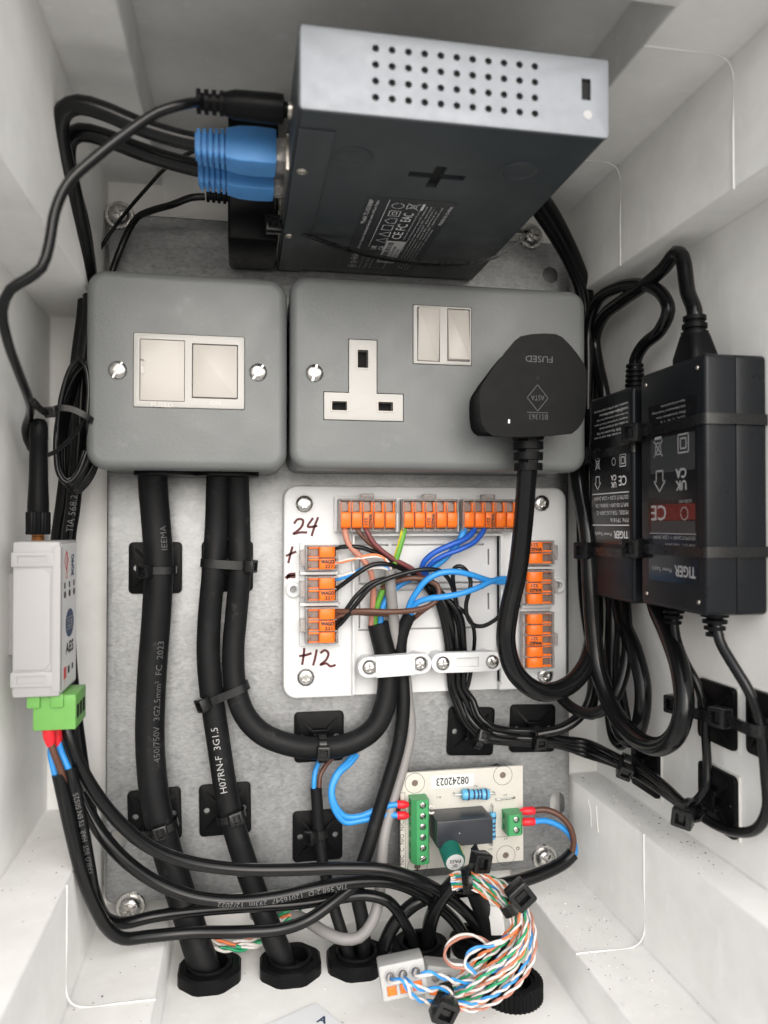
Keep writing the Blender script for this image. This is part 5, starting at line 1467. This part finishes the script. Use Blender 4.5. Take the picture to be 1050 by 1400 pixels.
dlab('printed_logo', MB().text('3G/4G', 5, LMd @ tr(LW * .72, LH - 9.5, .12) @ rz(90), fit=9, bold=.3), NAVY)
led = MB()
for i in range(3):
    led.cyl(1.5, .1, .3, 12, M=LMd, cx=LW * (.22 + .3 * i), cy=LH - 21); led.box(LW * (.22 + .3 * i) - 1.2, LW * (.22 + .3 * i) + 1.2, LH - 18.5, LH - 16, .1, .15, M=LMd)
dlab('indicator', led, INK)
dlab('printed_oval', MB().prism([(LW * .55 + LW * .27 * math.cos(a * .2618), LH * .44 + 6 * math.sin(a * .2618)) for a in range(24)], .08, .14, M=LMd), NAVY)
dlab('printed_mark', MB().text('23', 3, LMd @ tr(LW * .55, LH * .44, .18), fit=8, bold=.1).line([(LW * .36, LH * .40), (LW * .74, LH * .40), (LW * .74, LH * .48), (LW * .36, LH * .48)], .4, LMd @ tr(0, 0, .18), True), PRINT)
dlab('printed_lettering', MB().text('AES', 4.4, LMd @ tr(LW * .55, LH * .27, .14), fit=LW * .5, bold=.3), INK)
dlab('printed_mark', MB().box(LW * .18, LW * .34, LH * .07, LH * .15, .1, .14, M=LMd).line([(LW * .25, 1), (LW * .25, 4)], .5, LMd @ tr(0, 0, .12)), REDP)
dlab('printed_mark', MB().box(LW * .44, LW * .56, LH * .09, LH * .14, .1, .14, M=LMd).box(LW * .70, LW * .80, LH * .10, LH * .14, .1, .14, M=LMd), INK)
# antenna
ab = P(52, 738, 60); at_ = P(53, 571, 60); AM = fr((ab.x, VT, 60), (1, 0, 0), (at_.x - ab.x, at_.y - VT, 0)); AH = (at_ - ab).length
ant = part(dv, 'antenna', MB().lathe([(4.2, 12), (4.3, 14), (3.75, AH * .5), (3.55, AH - 9), (3.7, AH - 8.7), (3.65, AH - 4), (3.3, AH - 1.6), (2.3, AH - .3), (1, AH)], 22, M=AM), BLACK, world=True)
part(ant, 'thread', MB().lathe([(2.4, 0), (2.7, .5), (2.4, 1.0), (2.7, 1.5), (2.4, 2.0), (2.7, 2.5), (2.4, 3)], 16, M=AM), BRASS, world=True)
kn = [((4.9 if k % 2 else 4.6) * math.cos(k * math.pi / 24), (4.9 if k % 2 else 4.6) * math.sin(k * math.pi / 24)) for k in range(48)]
part(ant, 'knurled_nut', MB().prism(kn, 2.6, 12.2, .4, .4, M=AM), BLACK, world=True)
# green plug-in terminal
gt = MB(); gt.smooth = 25
gt.box(-83, -66.5, -84.5, -70.3, 50, 71, bev=.5)
gtp = part(dv, 'terminal_plug', gt, LGREEN, world=True)
for k in range(2): part(gtp, 'locking_rib', MB().box(-85 + k * 9, -80 + k * 9, -75, -69.6, 70.5, 72.6, bev=.5), LGREEN, world=True)
for k in range(3): part(gtp, 'clamp_opening', MB().box(-66.6, -66.35, -80.5, -75, 53 + k * 6, 57 + k * 6), DARK, world=True)
for px, w, l_ in ((66, 66, 'a'), (75, 61, 'b')):
    t0 = P(px, 992, w)
    q_ = P(px + 3, 1020, w)
    part(gtp, 'ferrule', MB().loft([[t0 + Vector((x * 2.6, 0, y * 2.6)) for x, y in circ(1, 14)], [t0.lerp(q_, .6) + Vector((x * 2.5, 0, y * 2.5)) for x, y in circ(1, 14)], [q_ + Vector((x * 1.5, 0, y * 1.5)) for x, y in circ(1, 14)]], True, True), RED, world=True)
cable('wire', 'brown wire below the light green terminal plug', [(69, 1014, 66), (74, 1030, 66), (82, 1050, 65), (88, 1072, 64)], 1.5, W_BROWN, 'wire', n=8, step=1.5)
cable('wire', 'blue wire behind the brown one below the light green terminal plug', [(78, 1010, 61), (84, 1030, 61), (92, 1048, 62), (100, 1066, 62)], 1.5, W_BLUE, 'wire', n=8, step=1.5)
cable('wire', 'blue wire left of the brown one below the light green terminal plug', [(70, 1012, 60), (70, 1034, 62), (76, 1060, 63), (82, 1080, 63)], 1.4, W_BLUE, 'wire', n=8, step=1.5)
sA = cable('control_cable', 'black flat cable from control unit wires, outer of two at wall', [(80, 1058, 64), (88, 1095, 64), (98, 1140, 63), (112, 1195, 60), (130, 1240, 52), (148, 1270, 46), (168, 1283, 42), (205, 1280, 38), (260, 1275, 36), (330, 1274, 38), (385, 1270, 38), (420, 1258, 36), (455, 1234, 34), (490, 1205, 33), (506, 1188, 30)], 2.8, PVC)
sB = cable('control_cable', 'black printed cable beside the outer one, running to fourth gland', [(95, 1050, 62), (102, 1080, 62), (112, 1130, 58), (121, 1180, 52), (130, 1225, 44), (146, 1256, 34), (170, 1262, 27), (205, 1254, 24), (260, 1246, 24), (330, 1240, 26), (400, 1236, 27), (455, 1229, 29), (500, 1224, 31), (530, 1232, 32), (552, 1260, 28), (566, 1290, 25), (572, 1330, 23)], 2.8, PVC)
print_on_cable(sB, 'KABLO 3GT  HAR  TS EN 50525', arc_at(sB, 122, 1185, True), 2.9, CPRINT, (.3, 0, 1), flip=True)
sC = cable('control_cable', 'black cable from behind green plug sweeping across both heavy cables', [(88, 975, 56), (93, 1000, 58), (106, 1040, 58), (130, 1083, 56), (165, 1126, 52), (205, 1158, 48), (255, 1178, 44), (320, 1188, 42), (400, 1189, 42), (470, 1187, 44), (530, 1190, 46), (580, 1207, 44), (625, 1236, 36), (652, 1266, 28), (668, 1300, 24), (674, 1325, 23)], 2.9, PVC)
sD = cable('control_cable', 'black printed cable sagging just below the sweeping one', [(110, 1085, 38), (122, 1112, 40), (142, 1144, 42), (172, 1177, 42), (215, 1207, 40), (265, 1226, 40), (320, 1232, 40), (375, 1227, 40), (430, 1215, 40), (490, 1205, 38), (535, 1206, 36), (575, 1222, 32), (620, 1258, 27), (645, 1300, 24), (652, 1325, 23)], 3.0, PVC)
print_on_cable(sD, 'TIA 568.2-D  12016547  293m  12/2022', arc_at(sD, 470, 1206, True), 3.7, CPRINT, (0, -.2, 1), flip=True)
# coiled thin lead with its tie
coil = []
cc = P(111, 578, 34)
for k in range(12 * 24):
    a = 2 * math.pi * k / 24; tn = k // 24; jit = (tn * 37 % 11) / 11.0
    ex = 6.5 + 3.6 * jit; ey = 31 - 5 * ((tn * 53 % 13) / 13.0)
    tl = math.radians(10 + 5 * jit)
    x, y = ex * math.cos(a), ey * math.sin(a) - 2 * jit
    coil.append(cc + Vector((x * math.cos(tl) + y * math.sin(tl) * .6 + 2.5 * jit - 1.5, y, 3.2 * math.sin(a * .5 + tn) + (tn - 5.5) * 1.7)))
q = MB(); q.smooth = 60; q.tube(smooth_path(coil[::2], 2.5), 1.15, 7)
o = solo('coiled_lead', 'coil of thin black lead hanging between antenna and fused spur', 'cable', q, PVC)
T = thing('cable_tie', 'black tie round the coil of thin lead', 'cable tie', tr(*P(70, 565, 55)), GT)
part(T, 'strap', MB().strap(smooth_path([P(45, 548, 75), P(56, 560, 66), P(68, 566, 58), P(78, 558, 54), P(100, 560, 52), P(122, 572, 50), P(130, 580, 44)], 1.5), (.3, 1, 0), 2.6, 1.0), TIE, world=True)
tie_head(T, FRAME_OF(T).inverted() @ fr(P(70, 563, 58), (1, .1, 0), (.1, -.2, 1)), .7)
cable('thin_lead', 'single thin black lead crossing the coil diagonally', [(66, 622, 66), (82, 614, 60), (98, 598, 54), (112, 580, 48), (126, 560, 42)], .95, PVC, n=8)
# ------------------------------------------------------------------ relay board
BD = 11.0
def B(zx, zy, d): return P(520 + zx / 3.75, 1030 + zy / 3.75, d)
bTL, bTR, bBR, bBL = B(110, 105, BD), B(723, 60, BD), B(740, 550, BD), B(97, 602, BD)
xd = ((bTR - bTL) + (bBR - bBL)).normalized()
ctr = (bTL + bTR + bBR + bBL) / 4
BM = fr((ctr.x, ctr.y, 0), (xd.x, xd.y, 0), (0, 0, 1)); BI = BM.inverted()
bw_ = ((bTR - bTL).length + (bBR - bBL).length) / 2; bh_ = ((bTL - bBL).length + (bTR - bBR).length) / 2
rb_ = thing('relay_board', 'cream relay circuit board with green terminals and black relay', 'circuit board', BM)
def bl_(zx, zy, d=BD): v = BI @ B(zx, zy, d); return v
brd = MB(); brd.smooth = 30; brd.rbox(0, 0, bw_, bh_, BD - 1.6, BD, .4)
hc = [bl_(177, 153), bl_(628, 112), bl_(643, 523), bl_(190, 580)]
brd = cut(brd, *[MB().cyl(1.7, 0, 30, 18, cx=h.x, cy=h.y) for h in hc])
part(rb_, 'board', brd, PCB)
prn = MB(); prn.smooth = 0
for h in hc: prn.line([(h.x + 5.2 * math.cos(k * .2618), h.y + 5.2 * math.sin(k * .2618)) for k in range(24)], .22, tr(0, 0, BD + .03), True)
for s, zx, zy, w in (('R2', 487, 168, 2.2), ('J2', 640, 213, 2.2), ('K1', 300, 225, 2.2), ('J1', 644, 437, 2), ('D1', 563, 492, 2), ('R1', 566, 466, 2)):
    p = bl_(zx, zy); prn.text(s, 1.1, tr(p.x, p.y, BD + .03) @ rz(180), fit=w)
for (a0, b0, a1, b1) in ((455, 196, 565, 184), (590, 430, 690, 422)):
    p0, p1 = bl_(a0, b0), bl_(a1, b1); prn.line([(p0.x, p0.y), (p1.x, p1.y)], .2, tr(0, 0, BD + .03))
p = bl_(111, 440); prn.text('N/C  C  N/O  N/C  C', 2.1, tr(p.x, p.y, BD + .05) @ rz(90), fit=26)
x_, y_ = p.x, p.y
part(rb_, 'printed_marking', prn, INK)['kind'] = 'stuff'; prn = MB(); prn.smooth = 0
prn.line([(x_ - 1.7, y_ - 15), (x_ + 1.7, y_ - 15), (x_ + 1.7, y_ + 24), (x_ - 1.7, y_ + 24)], .2, tr(0, 0, BD + .03), True)
part(rb_, 'marking_frame', prn, INK)
for h in hc:
    part(rb_, 'standoff', lambda: MB().cyl(3, .1, BD - 1.6, 12), BLACK, key='stand', M=tr(h.x, h.y, 0))
    part(rb_, 'hole', lambda: MB().cyl(1.6, BD - 1.5, BD - .9, 14), CORE, key='bhole', M=tr(h.x, h.y, 0))
p = bl_(370, 142)
part(rb_, 'date_sticker', MB().rbox(p.x, p.y, 23, 6.6, BD + .01, BD + .12, .3), PAPER)
part(rb_, 'printed_lettering', MB().text('08242023', 4.0, tr(p.x, p.y, BD + .16) @ rz(180), fit=17.5, bold=.08), INK)
# six-way terminal block
ta, tb = bl_(205, 250, BD + 9), bl_(213, 565, BD + 9)
cx_, y0_, y1_ = (ta.x + tb.x) / 2, tb.y - .3, ta.y + 1
tbk = MB(); tbk.smooth = 25
prof = [(-4.6, BD + .1), (4.4, BD + .1), (4.4, BD + 8.6), (3.6, BD + 9.6), (-2.4, BD + 9.6), (-4.6, BD + 6.8)]
tbk.loft([[(cx_ + a, y, b) for a, b in prof] for y in (y1_, y0_)], True, True)
n6 = 6; pt = (y1_ - y0_) / n6
tbk = cut(tbk, *[MB().cyl(1.75, BD + 8.4, BD + 20, 16, cx=cx_ + .9, cy=y0_ + pt * (k + .5)) for k in range(n6)], *[MB().box(cx_ - 9, cx_ - 3.4, y0_ + pt * (k + .5) - 1.5, y0_ + pt * (k + .5) + 1.5, BD + 1.2, BD + 5.2) for k in range(n6)])
T6 = part(rb_, 'terminal_block', tbk, GREEN)
for k in range(n6):
    part(T6, 'screw', lambda: screw_mb(1.7, .9, 'slot'), STEEL, key='tscrew', M=tr(cx_ + .9, y0_ + pt * (k + .5), BD + 8.3) @ rz(35 + k * 17))
# two-way terminal block
p2 = bl_(697, 340, BD + 9); p3 = bl_(700, 394, BD + 9)
c2x, c2y0, c2y1 = (p2.x + p3.x) / 2 - .6, p3.y - 2.6, p2.y + 2.8
tb2 = MB(); tb2.smooth = 25
prof = [(4.6, BD + .1), (4.6, BD + 7.0), (2.6, BD + 9.6), (-3.6, BD + 9.6), (-4.4, BD + 8.6), (-4.4, BD + .1)]
tb2.loft([[(c2x + a, y, b) for a, b in prof] for y in (c2y0, c2y1)], True, True); tb2.f = [tuple(reversed(f)) for f in tb2.f]
tb2.f = [tuple(reversed(f)) for f in tb2.f]
pt2 = (c2y1 - c2y0) / 2
tb2 = cut(tb2, *[MB().cyl(1.75, BD + 8.4, BD + 20, 16, cx=c2x + .4, cy=c2y0 + pt2 * (k + .5)) for k in range(2)], *[MB().box(c2x - 9, c2x - 3.2, c2y0 + pt2 * (k + .5) - 1.4, c2y0 + pt2 * (k + .5) + 1.4, BD + 1.2, BD + 4.6) for k in range(2)])
T2 = part(rb_, 'terminal_block', tb2, GREEN)
for k in range(2): part(T2, 'screw', lambda: screw_mb(1.7, .9, 'slot'), STEEL, key='tscrew', M=tr(c2x + .4, c2y0 + pt2 * (k + .5), BD + 8.3) @ rz(60 + k * 50))
# relay
RH = 17.5
ra = bl_(290, 352, BD + RH); rb2 = bl_(578, 462, BD + RH)
rcx, rcy, rw2, rh2 = (ra.x + rb2.x) / 2, (ra.y + rb2.y) / 2, rb2.x - ra.x, ra.y - rb2.y
rel = MB(); rel.smooth = 35; rel.box(rcx - rw2 / 2, rcx + rw2 / 2, rcy - rh2 / 2, rcy + rh2 / 2, BD + .2, BD + RH, bev=.45)
rl = part(rb_, 'relay', rel, RELAYM)
part(rl, 'dimple', MB().ring(.7, .35, BD + RH - .1, BD + RH + .06, 14, .05, M=tr(rcx - rw2 / 2 + 2.4, rcy - rh2 / 2 + 2.6)), INK)
part(rl, 'mould_mark', MB().cyl(.35, BD + RH, BD + RH + .08, 10, cx=rcx - rw2 * .1, cy=rcy), PRINT)
part(rl, 'printed_lettering', MB().text('JQX 12VDC', 2, fr((rcx + rw2 * .22, rcy + rh2 / 2 + .05, BD + RH * .42), (-1, 0, 0), (0, 1, 0)), fit=11).text('10A 250VAC', 1.8, fr((rcx + rw2 * .22, rcy + rh2 / 2 + .05, BD + RH * .62), (-1, 0, 0), (0, 1, 0)), fit=11), FAINT)
# resistors
def resistor(a, b_, rad, bands, mt=RESB):
    v = b_ - a; ln = v.length; M = fr(a, (0, 0, 1), v)
    q_ = MB(); q_.smooth = 50
    q_.lathe([(rad * .75, ln * .16), (rad, ln * .2), (rad, ln * .32), (rad * .86, ln * .36), (rad * .86, ln * .64), (rad, ln * .68), (rad, ln * .8), (rad * .75, ln * .84)], 18, M=M)
    o_ = part(rb_, 'resistor', q_, mt)
    bq = MB()
    for f in bands: bq.lathe([(rad * (1.01 if f < .3 or f > .7 else .89), ln * f), (rad * (1.01 if f < .3 or f > .7 else .89), ln * f + 1.0)], 18, M=M)
    part(o_, 'colour_band', bq, NAVY)
    part(o_, 'lead', MB().tube([a + Vector((0, 0, -a.z + BD)), a, a + v * .2], .35, 6).tube([b_ - v * .2, b_, b_ + Vector((0, 0, -b_.z + BD))], .35, 6), STEEL)
resistor(bl_(385, 212, BD + 3.5), bl_(590, 208, BD + 3.5), 2.9, (.28, .42, .52, .6, .72))
resistor(bl_(578, 270, BD + 3), bl_(572, 472, BD + 3), 1.9, (.25, .4, .5, .6, .72))
j0, j1 = bl_(590, 233), bl_(685, 222)
part(rb_, 'jumper', MB().tube(smooth_path([j0, j0 + Vector((0, 0, 1.6)), (j0 + j1) / 2 + Vector((0, 0, 1.9)), j1 + Vector((0, 0, 1.6)), j1], .6), .3, 6), STEEL)
lp = bl_(258, 285, BD + 7)
part(rb_, 'wire_loop', MB().tube([lp + Vector((1.7 * math.cos(k * .4), 1.7 * math.sin(k * .4), k * .12)) for k in range(15)], .55, 8), W_WHITE)
sv = bl_(705, 487); part(rb_, 'via', MB().ring(1.0, .5, BD, BD + .1, 12, .05, M=tr(sv.x, sv.y)), CORE)
# capacitor leaning out from under the relay
ca, cb = bl_(330, 420, BD + 5.5), bl_(384, 558, BD + 25)
CM = fr(ca, (1, 0, 0), cb - ca); cl_ = (cb - ca).length
cp = part(rb_, 'capacitor', MB().lathe([(4.9, -4), (5.5, -3.4), (5.5, cl_ - 1), (5.1, cl_ - .2), (4.6, cl_)], 26, M=CM), CAPG)
part(cp, 'sleeve_stripe', MB().loft([[(5.54 * math.cos(a), 5.54 * math.sin(a), z) for a in (.15, .35, .55, .75)] for z in (1, cl_ - 1)], False, False, M=CM, closed=False), GOLD)
part(cp, 'test_sticker', MB().cyl(4.5, cl_ + .02, cl_ + .15, 26, M=CM), PAPER)
part(cp, 'printed_lettering', MB().text('PASS', 1.9, CM @ tr(0, .6, cl_ + .2) @ rz(180), fit=5.6, bold=.06).text('QC', 1.8, CM @ tr(0, -1.9, cl_ + .2) @ rz(180), fit=2.6, bold=.06), INK)
# ferruled wires to the board
for i, (zy, w1) in enumerate(((262, 0), (318, 1))):
    e = B(140, zy, BD + 4.5); s0 = B(85, zy, BD + 4.5)
    o = cable('wire', ['light blue wire into the board, upper of two red ferrules at left', 'light blue wire into the board, lower of two red ferrules at left'][i],
              [B(92, zy, BD + 4.5), (533, 1101 + i * 13, 15), (515, 1107 + i * 10, 14), (492, 1116 + i * 6, 14), (472, 1116 + i * 8, 14), (458 - i * 1, 1100 + i * 6, 14), (454 - i * 1.5, 1080, 13), (463 - i * 3, 1058, 11), (478 - i * 5, 1044, 8), (488 - i * 5, 1032, 5)], 1.55, W_BLUE, 'wire', n=10, step=1.5)
    part(o, 'ferrule', MB().loft([[s0.lerp(e, k) + Vector((0, y * r, x * r)) for x, y in circ(1, 14)] for k, r in ((0, 1.7), (.1, 2.1), (.75, 2.1), (.95, 1.4), (1.1, 1.0))], True, True), RED, world=True)
for i, (zy, mt, nm) in enumerate(((297, W_BROWN, 'brown wire leaving the right side of the relay board'), (353, W_BLUE, 'light blue wire leaving the right side of the relay board'))):
    e = B(722, zy, BD + 4.5); s0 = B(790, zy - 4, BD + 5)
    pts = [B(780, zy - 3, BD + 5)] + ([(745, 1107, 17), (762, 1113, 19), (777, 1127, 21), (784, 1146, 22), (782, 1165, 22), (774, 1176, 22)] if i == 0 else [(745, 1122, 16), (763, 1128, 17), (777, 1139, 18), (785, 1153, 19), (786, 1166, 20), (779, 1175, 20)])
    o = cable('wire', nm, pts, 1.6, mt, 'wire', n=10, step=1.5)
    part(o, 'ferrule', MB().loft([[s0.lerp(e, k) + Vector((0, y * r, x * r)) for x, y in circ(1, 14)] for k, r in ((0, 1.8), (.1, 2.1), (.8, 2.1), (.95, 1.4), (1.1, 1.0))], True, True), RED, world=True)
cable('twin_core_sheath', 'black sheath holding the brown and blue wires right of the board', [(783, 1167, 21), (772, 1178, 22), (748, 1191, 24), (715, 1203, 26), (680, 1211, 27), (640, 1216, 27), (600, 1222, 27), (566, 1236, 27), (540, 1262, 26), (524, 1295, 24), (516, 1325, 23)], 3.5, PVC)
# ------------------------------------------------------------------ glands in the floor
def gland(label, px, py, knurl=False, w=None):
    p = PV(px, py, PB + 6.5); p.y = PB
    T = thing('cable_gland', label, 'cable gland', fr(p, (1, 0, 0), (0, 1, 0)) @ rz(10 if not knurl else 0), 'cable glands in the enclosure floor')
    if knurl:
        kn_ = [((14.2 if k % 2 else 13.5) * math.cos(k * math.pi / 40), (14.2 if k % 2 else 13.5) * math.sin(k * math.pi / 40)) for k in range(80)]
        part(T, 'nut', MB().ring(14, 10.2, .1, 8.6, bev=.8, outer=kn_), BLACK)
    else:
        oc = []
        for k in range(8):
            a = math.pi / 4 * k + .2
            for da in (-.09, .09): oc.append((15.4 * math.cos(a + da), 15.4 * math.sin(a + da)))
        part(T, 'nut', lambda: MB().ring(15.4, 10.6, .1, 6.4, bev=1.0, outer=oc), BLACK, key='nut')
    part(T, 'thread', lambda: MB().ring(10.4, 8.6, .1, 7.6, 28, .5), BLACK, key='thread')
    part(T, 'bore', lambda: MB().cyl(8.8, .05, .4, 24), DARK, key='bore')
    return p
gland('black cable gland nut round the thickest cable', 287, 1318)
gland('black cable gland nut round the white-lettered cable', 397, 1309)
gland('black cable gland nut with three thin cables', 488, 1301)
gland('black cable gland nut behind the grey push connector', 574, 1289)
gland('black cable gland nut behind the coloured wire bundle', 656, 1279)
gland('black knurled cable gland nut standing empty', 700, 1342, True)

def T1(zx, zy, d): return P(400 + zx / 2.917, 1140 + zy / 2.917, d)
# cable that carries the coloured pairs, and the flat one beside it
cable('sheathed_cable', 'black cable rising from fourth gland to the coloured wire bundle', [T1(540, 500, 23), T1(540, 440, 24), T1(548, 360, 28), T1(568, 300, 33), T1(600, 245, 40), T1(632, 205, 47), T1(650, 190, 50)], 3.7, PVC)
cable('sheathed_cable', 'black cable rising from fifth gland behind the coloured bundle', [T1(800, 480, 24), T1(788, 420, 26), T1(765, 330, 30), T1(742, 265, 36), T1(724, 215, 42)], 4.6, RUBBER)
# twisted pairs of the bundle
main = [T1(640, 192, 50), T1(690, 180, 54), T1(760, 200, 60), T1(835, 245, 68), T1(895, 300, 76), T1(918, 370, 82), T1(900, 450, 86), T1(845, 525, 88), T1(770, 585, 88), T1(700, 630, 86), T1(640, 650, 84), T1(585, 660, 82)]
PAIRC = [('blue', W_BLUE), ('orange', W_ORANGE), ('green', W_GREEN), ('brown', W_PINK)]
def pair(label, path_pts, r, mt, tw=.55, off=None, grp='twisted pairs in the coloured bundle', name='twisted_pair'):
    path = smooth_path(path_pts, .9)
    fs_ = frames(path); n = len(fs_)
    T = thing(name, label, 'wire', tr(*path[0]), grp)
    ph = random.uniform(0, 6)
    for s, m_ in ((0, mt), (math.pi, W_WHITE)):
        pts = []
        for i, (p, t, a, b_) in enumerate(fs_):
            th = ph + s + i * tw * .9
            pts.append(p + (a * math.cos(th) + b_ * math.sin(th)) * r * 1.0)
        q_ = MB(); q_.smooth = 60; q_.tube(pts, r, 6)
        part(T, 'strand', q_, m_, world=True)
for k in range(16):
    cn, cm_ = PAIRC[k % 4 if k % 4 < 3 or k % 3 else 1]
    ring_ = k % 6; a0 = 2 * math.pi * k / 16 + .3
    rad = [1.4, 3.4, 2.5][k % 3]
    pts = []
    for i, p in enumerate(main):
        f = i / (len(main) - 1)
        spread = (1.0 + .5 * math.sin(math.pi * min(max((f - .15) / .25, 0), 1)) if f < .4 else .9 + 1.7 * math.sin(math.pi * min((f - .4) / .55, 1)))
        aa = a0 + f * 2.0 + .5 * math.sin(k * 1.7 + f * 6)
        tt_ = (main[min(i + 1, len(main) - 1)] - main[max(i - 1, 0)]).normalized()
        n1 = tt_.orthogonal().normalized() if i == 0 else (n1 - tt_ * n1.dot(tt_)).normalized()
        n2 = tt_.cross(n1)
        pts.append(p + (n1 * math.cos(aa) + n2 * math.sin(aa)) * rad * spread)
    pair(cn + ' and white twisted pair bound into the coloured bundle', pts, .52, cm_, .5 + .08 * (k % 3))
# stray loop and the wires to the push connector
pair('orange and white twisted pair looping loose beside the coloured bundle', [T1(800, 470, 82), T1(770, 430, 80), T1(715, 405, 78), T1(655, 415, 78), T1(615, 450, 79), T1(608, 495, 82), T1(640, 525, 86), T1(690, 530, 88)], .62, W_PINK, .22, grp='loose twisted pairs')
pair('blue and white twisted pair crossing to the coloured bundle', [T1(860, 410, 86), T1(800, 440, 86), T1(740, 455, 85), T1(700, 480, 86), T1(690, 520, 88), T1(730, 560, 90)], .62, W_BLUE, .4, grp='loose twisted pairs')

# grey push-wire connectors
def pushcon(label, c, rotm, full):
    T = thing('push_connector', label, 'connector', tr(*c) @ rotm, 'grey push connectors')
    b_ = MB(); b_.smooth = 30; b_.box(-9.6, 9.6, -6.8, 6.8, -5, 8, bev=.8)
    b_ = cut(b_, *[MB().cyl(1.9, 5.5, 20, 16, cx=x, cy=2.2) for x in (-5.4, 0, 5.4)], *[MB().box(x - 2.0, x + 2.0, -5.0, -1.3, 6.4, 20) for x in (-5.4, 0, 5.4)])
    part(T, 'body', b_, GREYCON)
    for x in (-5.4, 0, 5.4):
        part(T, 'button', lambda: MB().box(-1.85, 1.85, -4.9, -1.4, 5, 8.3, bev=.3), ORANGE, key='pbtn', M=tr(x, 0, 0))
        part(T, 'entry_rim', lambda: MB().ring(2.5, 1.85, 7.8, 8.5, 18, .2), STEEL if False else GREYPL, key='prim', M=tr(x, 2.2, 0))
    part(T, 'moulded_lettering', MB().text('2273', 2.4, fr((0, 6.85, 1), (1, 0, 0), (0, 1, 0)), fit=9), GREYPL)
    return T
pc1 = P(549, 1330, 82)
R1 = rz(8) @ ry(-4) @ rx(-12)
pushcon('grey three-way push connector with orange buttons and blue wires', pc1, R1, True)
pushcon('grey push connector half hidden by the coloured bundle', P(607, 1336, 62), rz(-8) @ ry(-6) @ rx(-10), False)
M1 = tr(*pc1) @ R1
for i, (x, pts) in enumerate(((-5.4, [T1(440, 585, 98), T1(470, 640, 96), T1(545, 672, 88), T1(590, 670, 84)]), (0, [T1(475, 600, 98), T1(530, 622, 96), T1(600, 615, 90), T1(640, 640, 87)]), (5.4, [T1(540, 555, 96), T1(600, 572, 93), T1(660, 590, 90), T1(720, 590, 88)]))):
    s0 = M1 @ Vector((x, 2.2, 6)); s1 = M1 @ Vector((x, 2.0, 12))
    pair('blue and white twisted pair from the grey push connector', [s0, s1] + pts, .6, W_BLUE, .42, grp='pairs from the push connector')
# ties on the bundle
def knot(label, c, d1, s=1.5):
    T = thing('cable_tie', label, 'cable tie', tr(*c), GT)
    ax = Vector(d1).normalized(); n1 = ax.orthogonal().normalized(); n2 = ax.cross(n1)
    part(T, 'strap', MB().strap([Vector(c) + (n1 * math.cos(k * .349) + n2 * math.sin(k * .349)) * 5.4 for k in range(18)], ax, 4.6, 1.1, True), TIE, world=True)
    return T
kc = T1(880, 285, 75)
T = knot('black tie at the shoulder of the coloured bundle', kc, (.5, -.8, .3)); tie_head(T, FRAME_OF(T).inverted() @ fr(T1(897, 228, 80), (1, .8, 0), (.1, .1, 1)), 1.55)
kc = T1(618, 655, 84)
T = knot('black tie at the low end of the coloured bundle', kc, (1, .1, 0)); tie_head(T, FRAME_OF(T).inverted() @ fr(T1(598, 680, 89), (1, -.5, 0), (0, -.1, 1)), 1.5)
kc = T1(694, 186, 54)
T = knot('black tie below the relay at the start of the bundle', kc, (1, .1, .2)); tie_head(T, FRAME_OF(T).inverted() @ fr(T1(735, 100, 56), (.2, 1, 0), (.25, -.2, 1)), 1.35)
part(T, 'tail', MB().strap(smooth_path([T1(690, 205, 60), T1(690, 160, 61), T1(712, 125, 60), T1(735, 95, 56), T1(722, 50, 50)], 1.5), (.4, .3, 1), 3.6, 1.1), TIE, world=True)
# coloured pairs lying at the back, left
pair('green and white twisted pair lying behind the heavy cables', [P(322, 1294, 16), P(345, 1291, 15), P(375, 1282, 12), P(390, 1262, 10), P(412, 1240, 8)], .8, W_GREEN, .42, grp='pairs lying behind the heavy cables')
pair('orange and white twisted pair lying behind the heavy cables', [P(288, 1286, 14), P(312, 1290, 14), P(345, 1283, 13), P(375, 1262, 10), P(408, 1244, 9)], .8, W_ORANGE, .42, grp='pairs lying behind the heavy cables')
pair('second green and white twisted pair lying behind the heavy cables', [P(290, 1297, 18), P(325, 1298, 17), P(362, 1286, 14), P(385, 1250, 9), P(404, 1238, 8)], .8, W_GREEN, .42, grp='pairs lying behind the heavy cables')

# white tag and the sheet of paper
tg = MB(); tg.smooth = 30
a, b_ = T1(800, 285, 34), T1(818, 400, 34)
tg.loft([[Vector((v.x - 3.4, v.y, v.z)), Vector((v.x + 3.4, v.y, v.z + 1)), Vector((v.x + 3.4, v.y, v.z + 1.6)), Vector((v.x - 3.4, v.y, v.z + .6))] for v in (a, a.lerp(b_, .5) + Vector((0, 0, 1.5)), b_)], True, True)
solo('paper_tag', 'small crumpled white tag behind the coloured bundle', 'tag', tg, PAPER)
pp_ = [PV(300, 1425, PB + .2), PV(372, 1399, PB + .2), PV(432, 1372, PB + .2), PV(490, 1420, PB + .2), PV(440, 1480, PB + .2)]
sh = MB(); sh.smooth = 0
sh.loft([[Vector((v.x, PB + .25, v.z)) for v in pp_], [Vector((v.x, PB + .55, v.z)) for v in pp_]], True, True)
pr = solo('paper_sheet', 'white paper sheet corner lying on the enclosure floor', 'paper', sh, SHEET)
cn = PV(441, 1394, PB + .6)
part(pr, 'printed_lettering', MB().text('A', 4.5, fr((cn.x, PB + .62, cn.z), (1, 0, .5), (0, 1, 0)), fit=4, bold=.2), NAVY, world=True)
scene.cycles.use_denoising = True
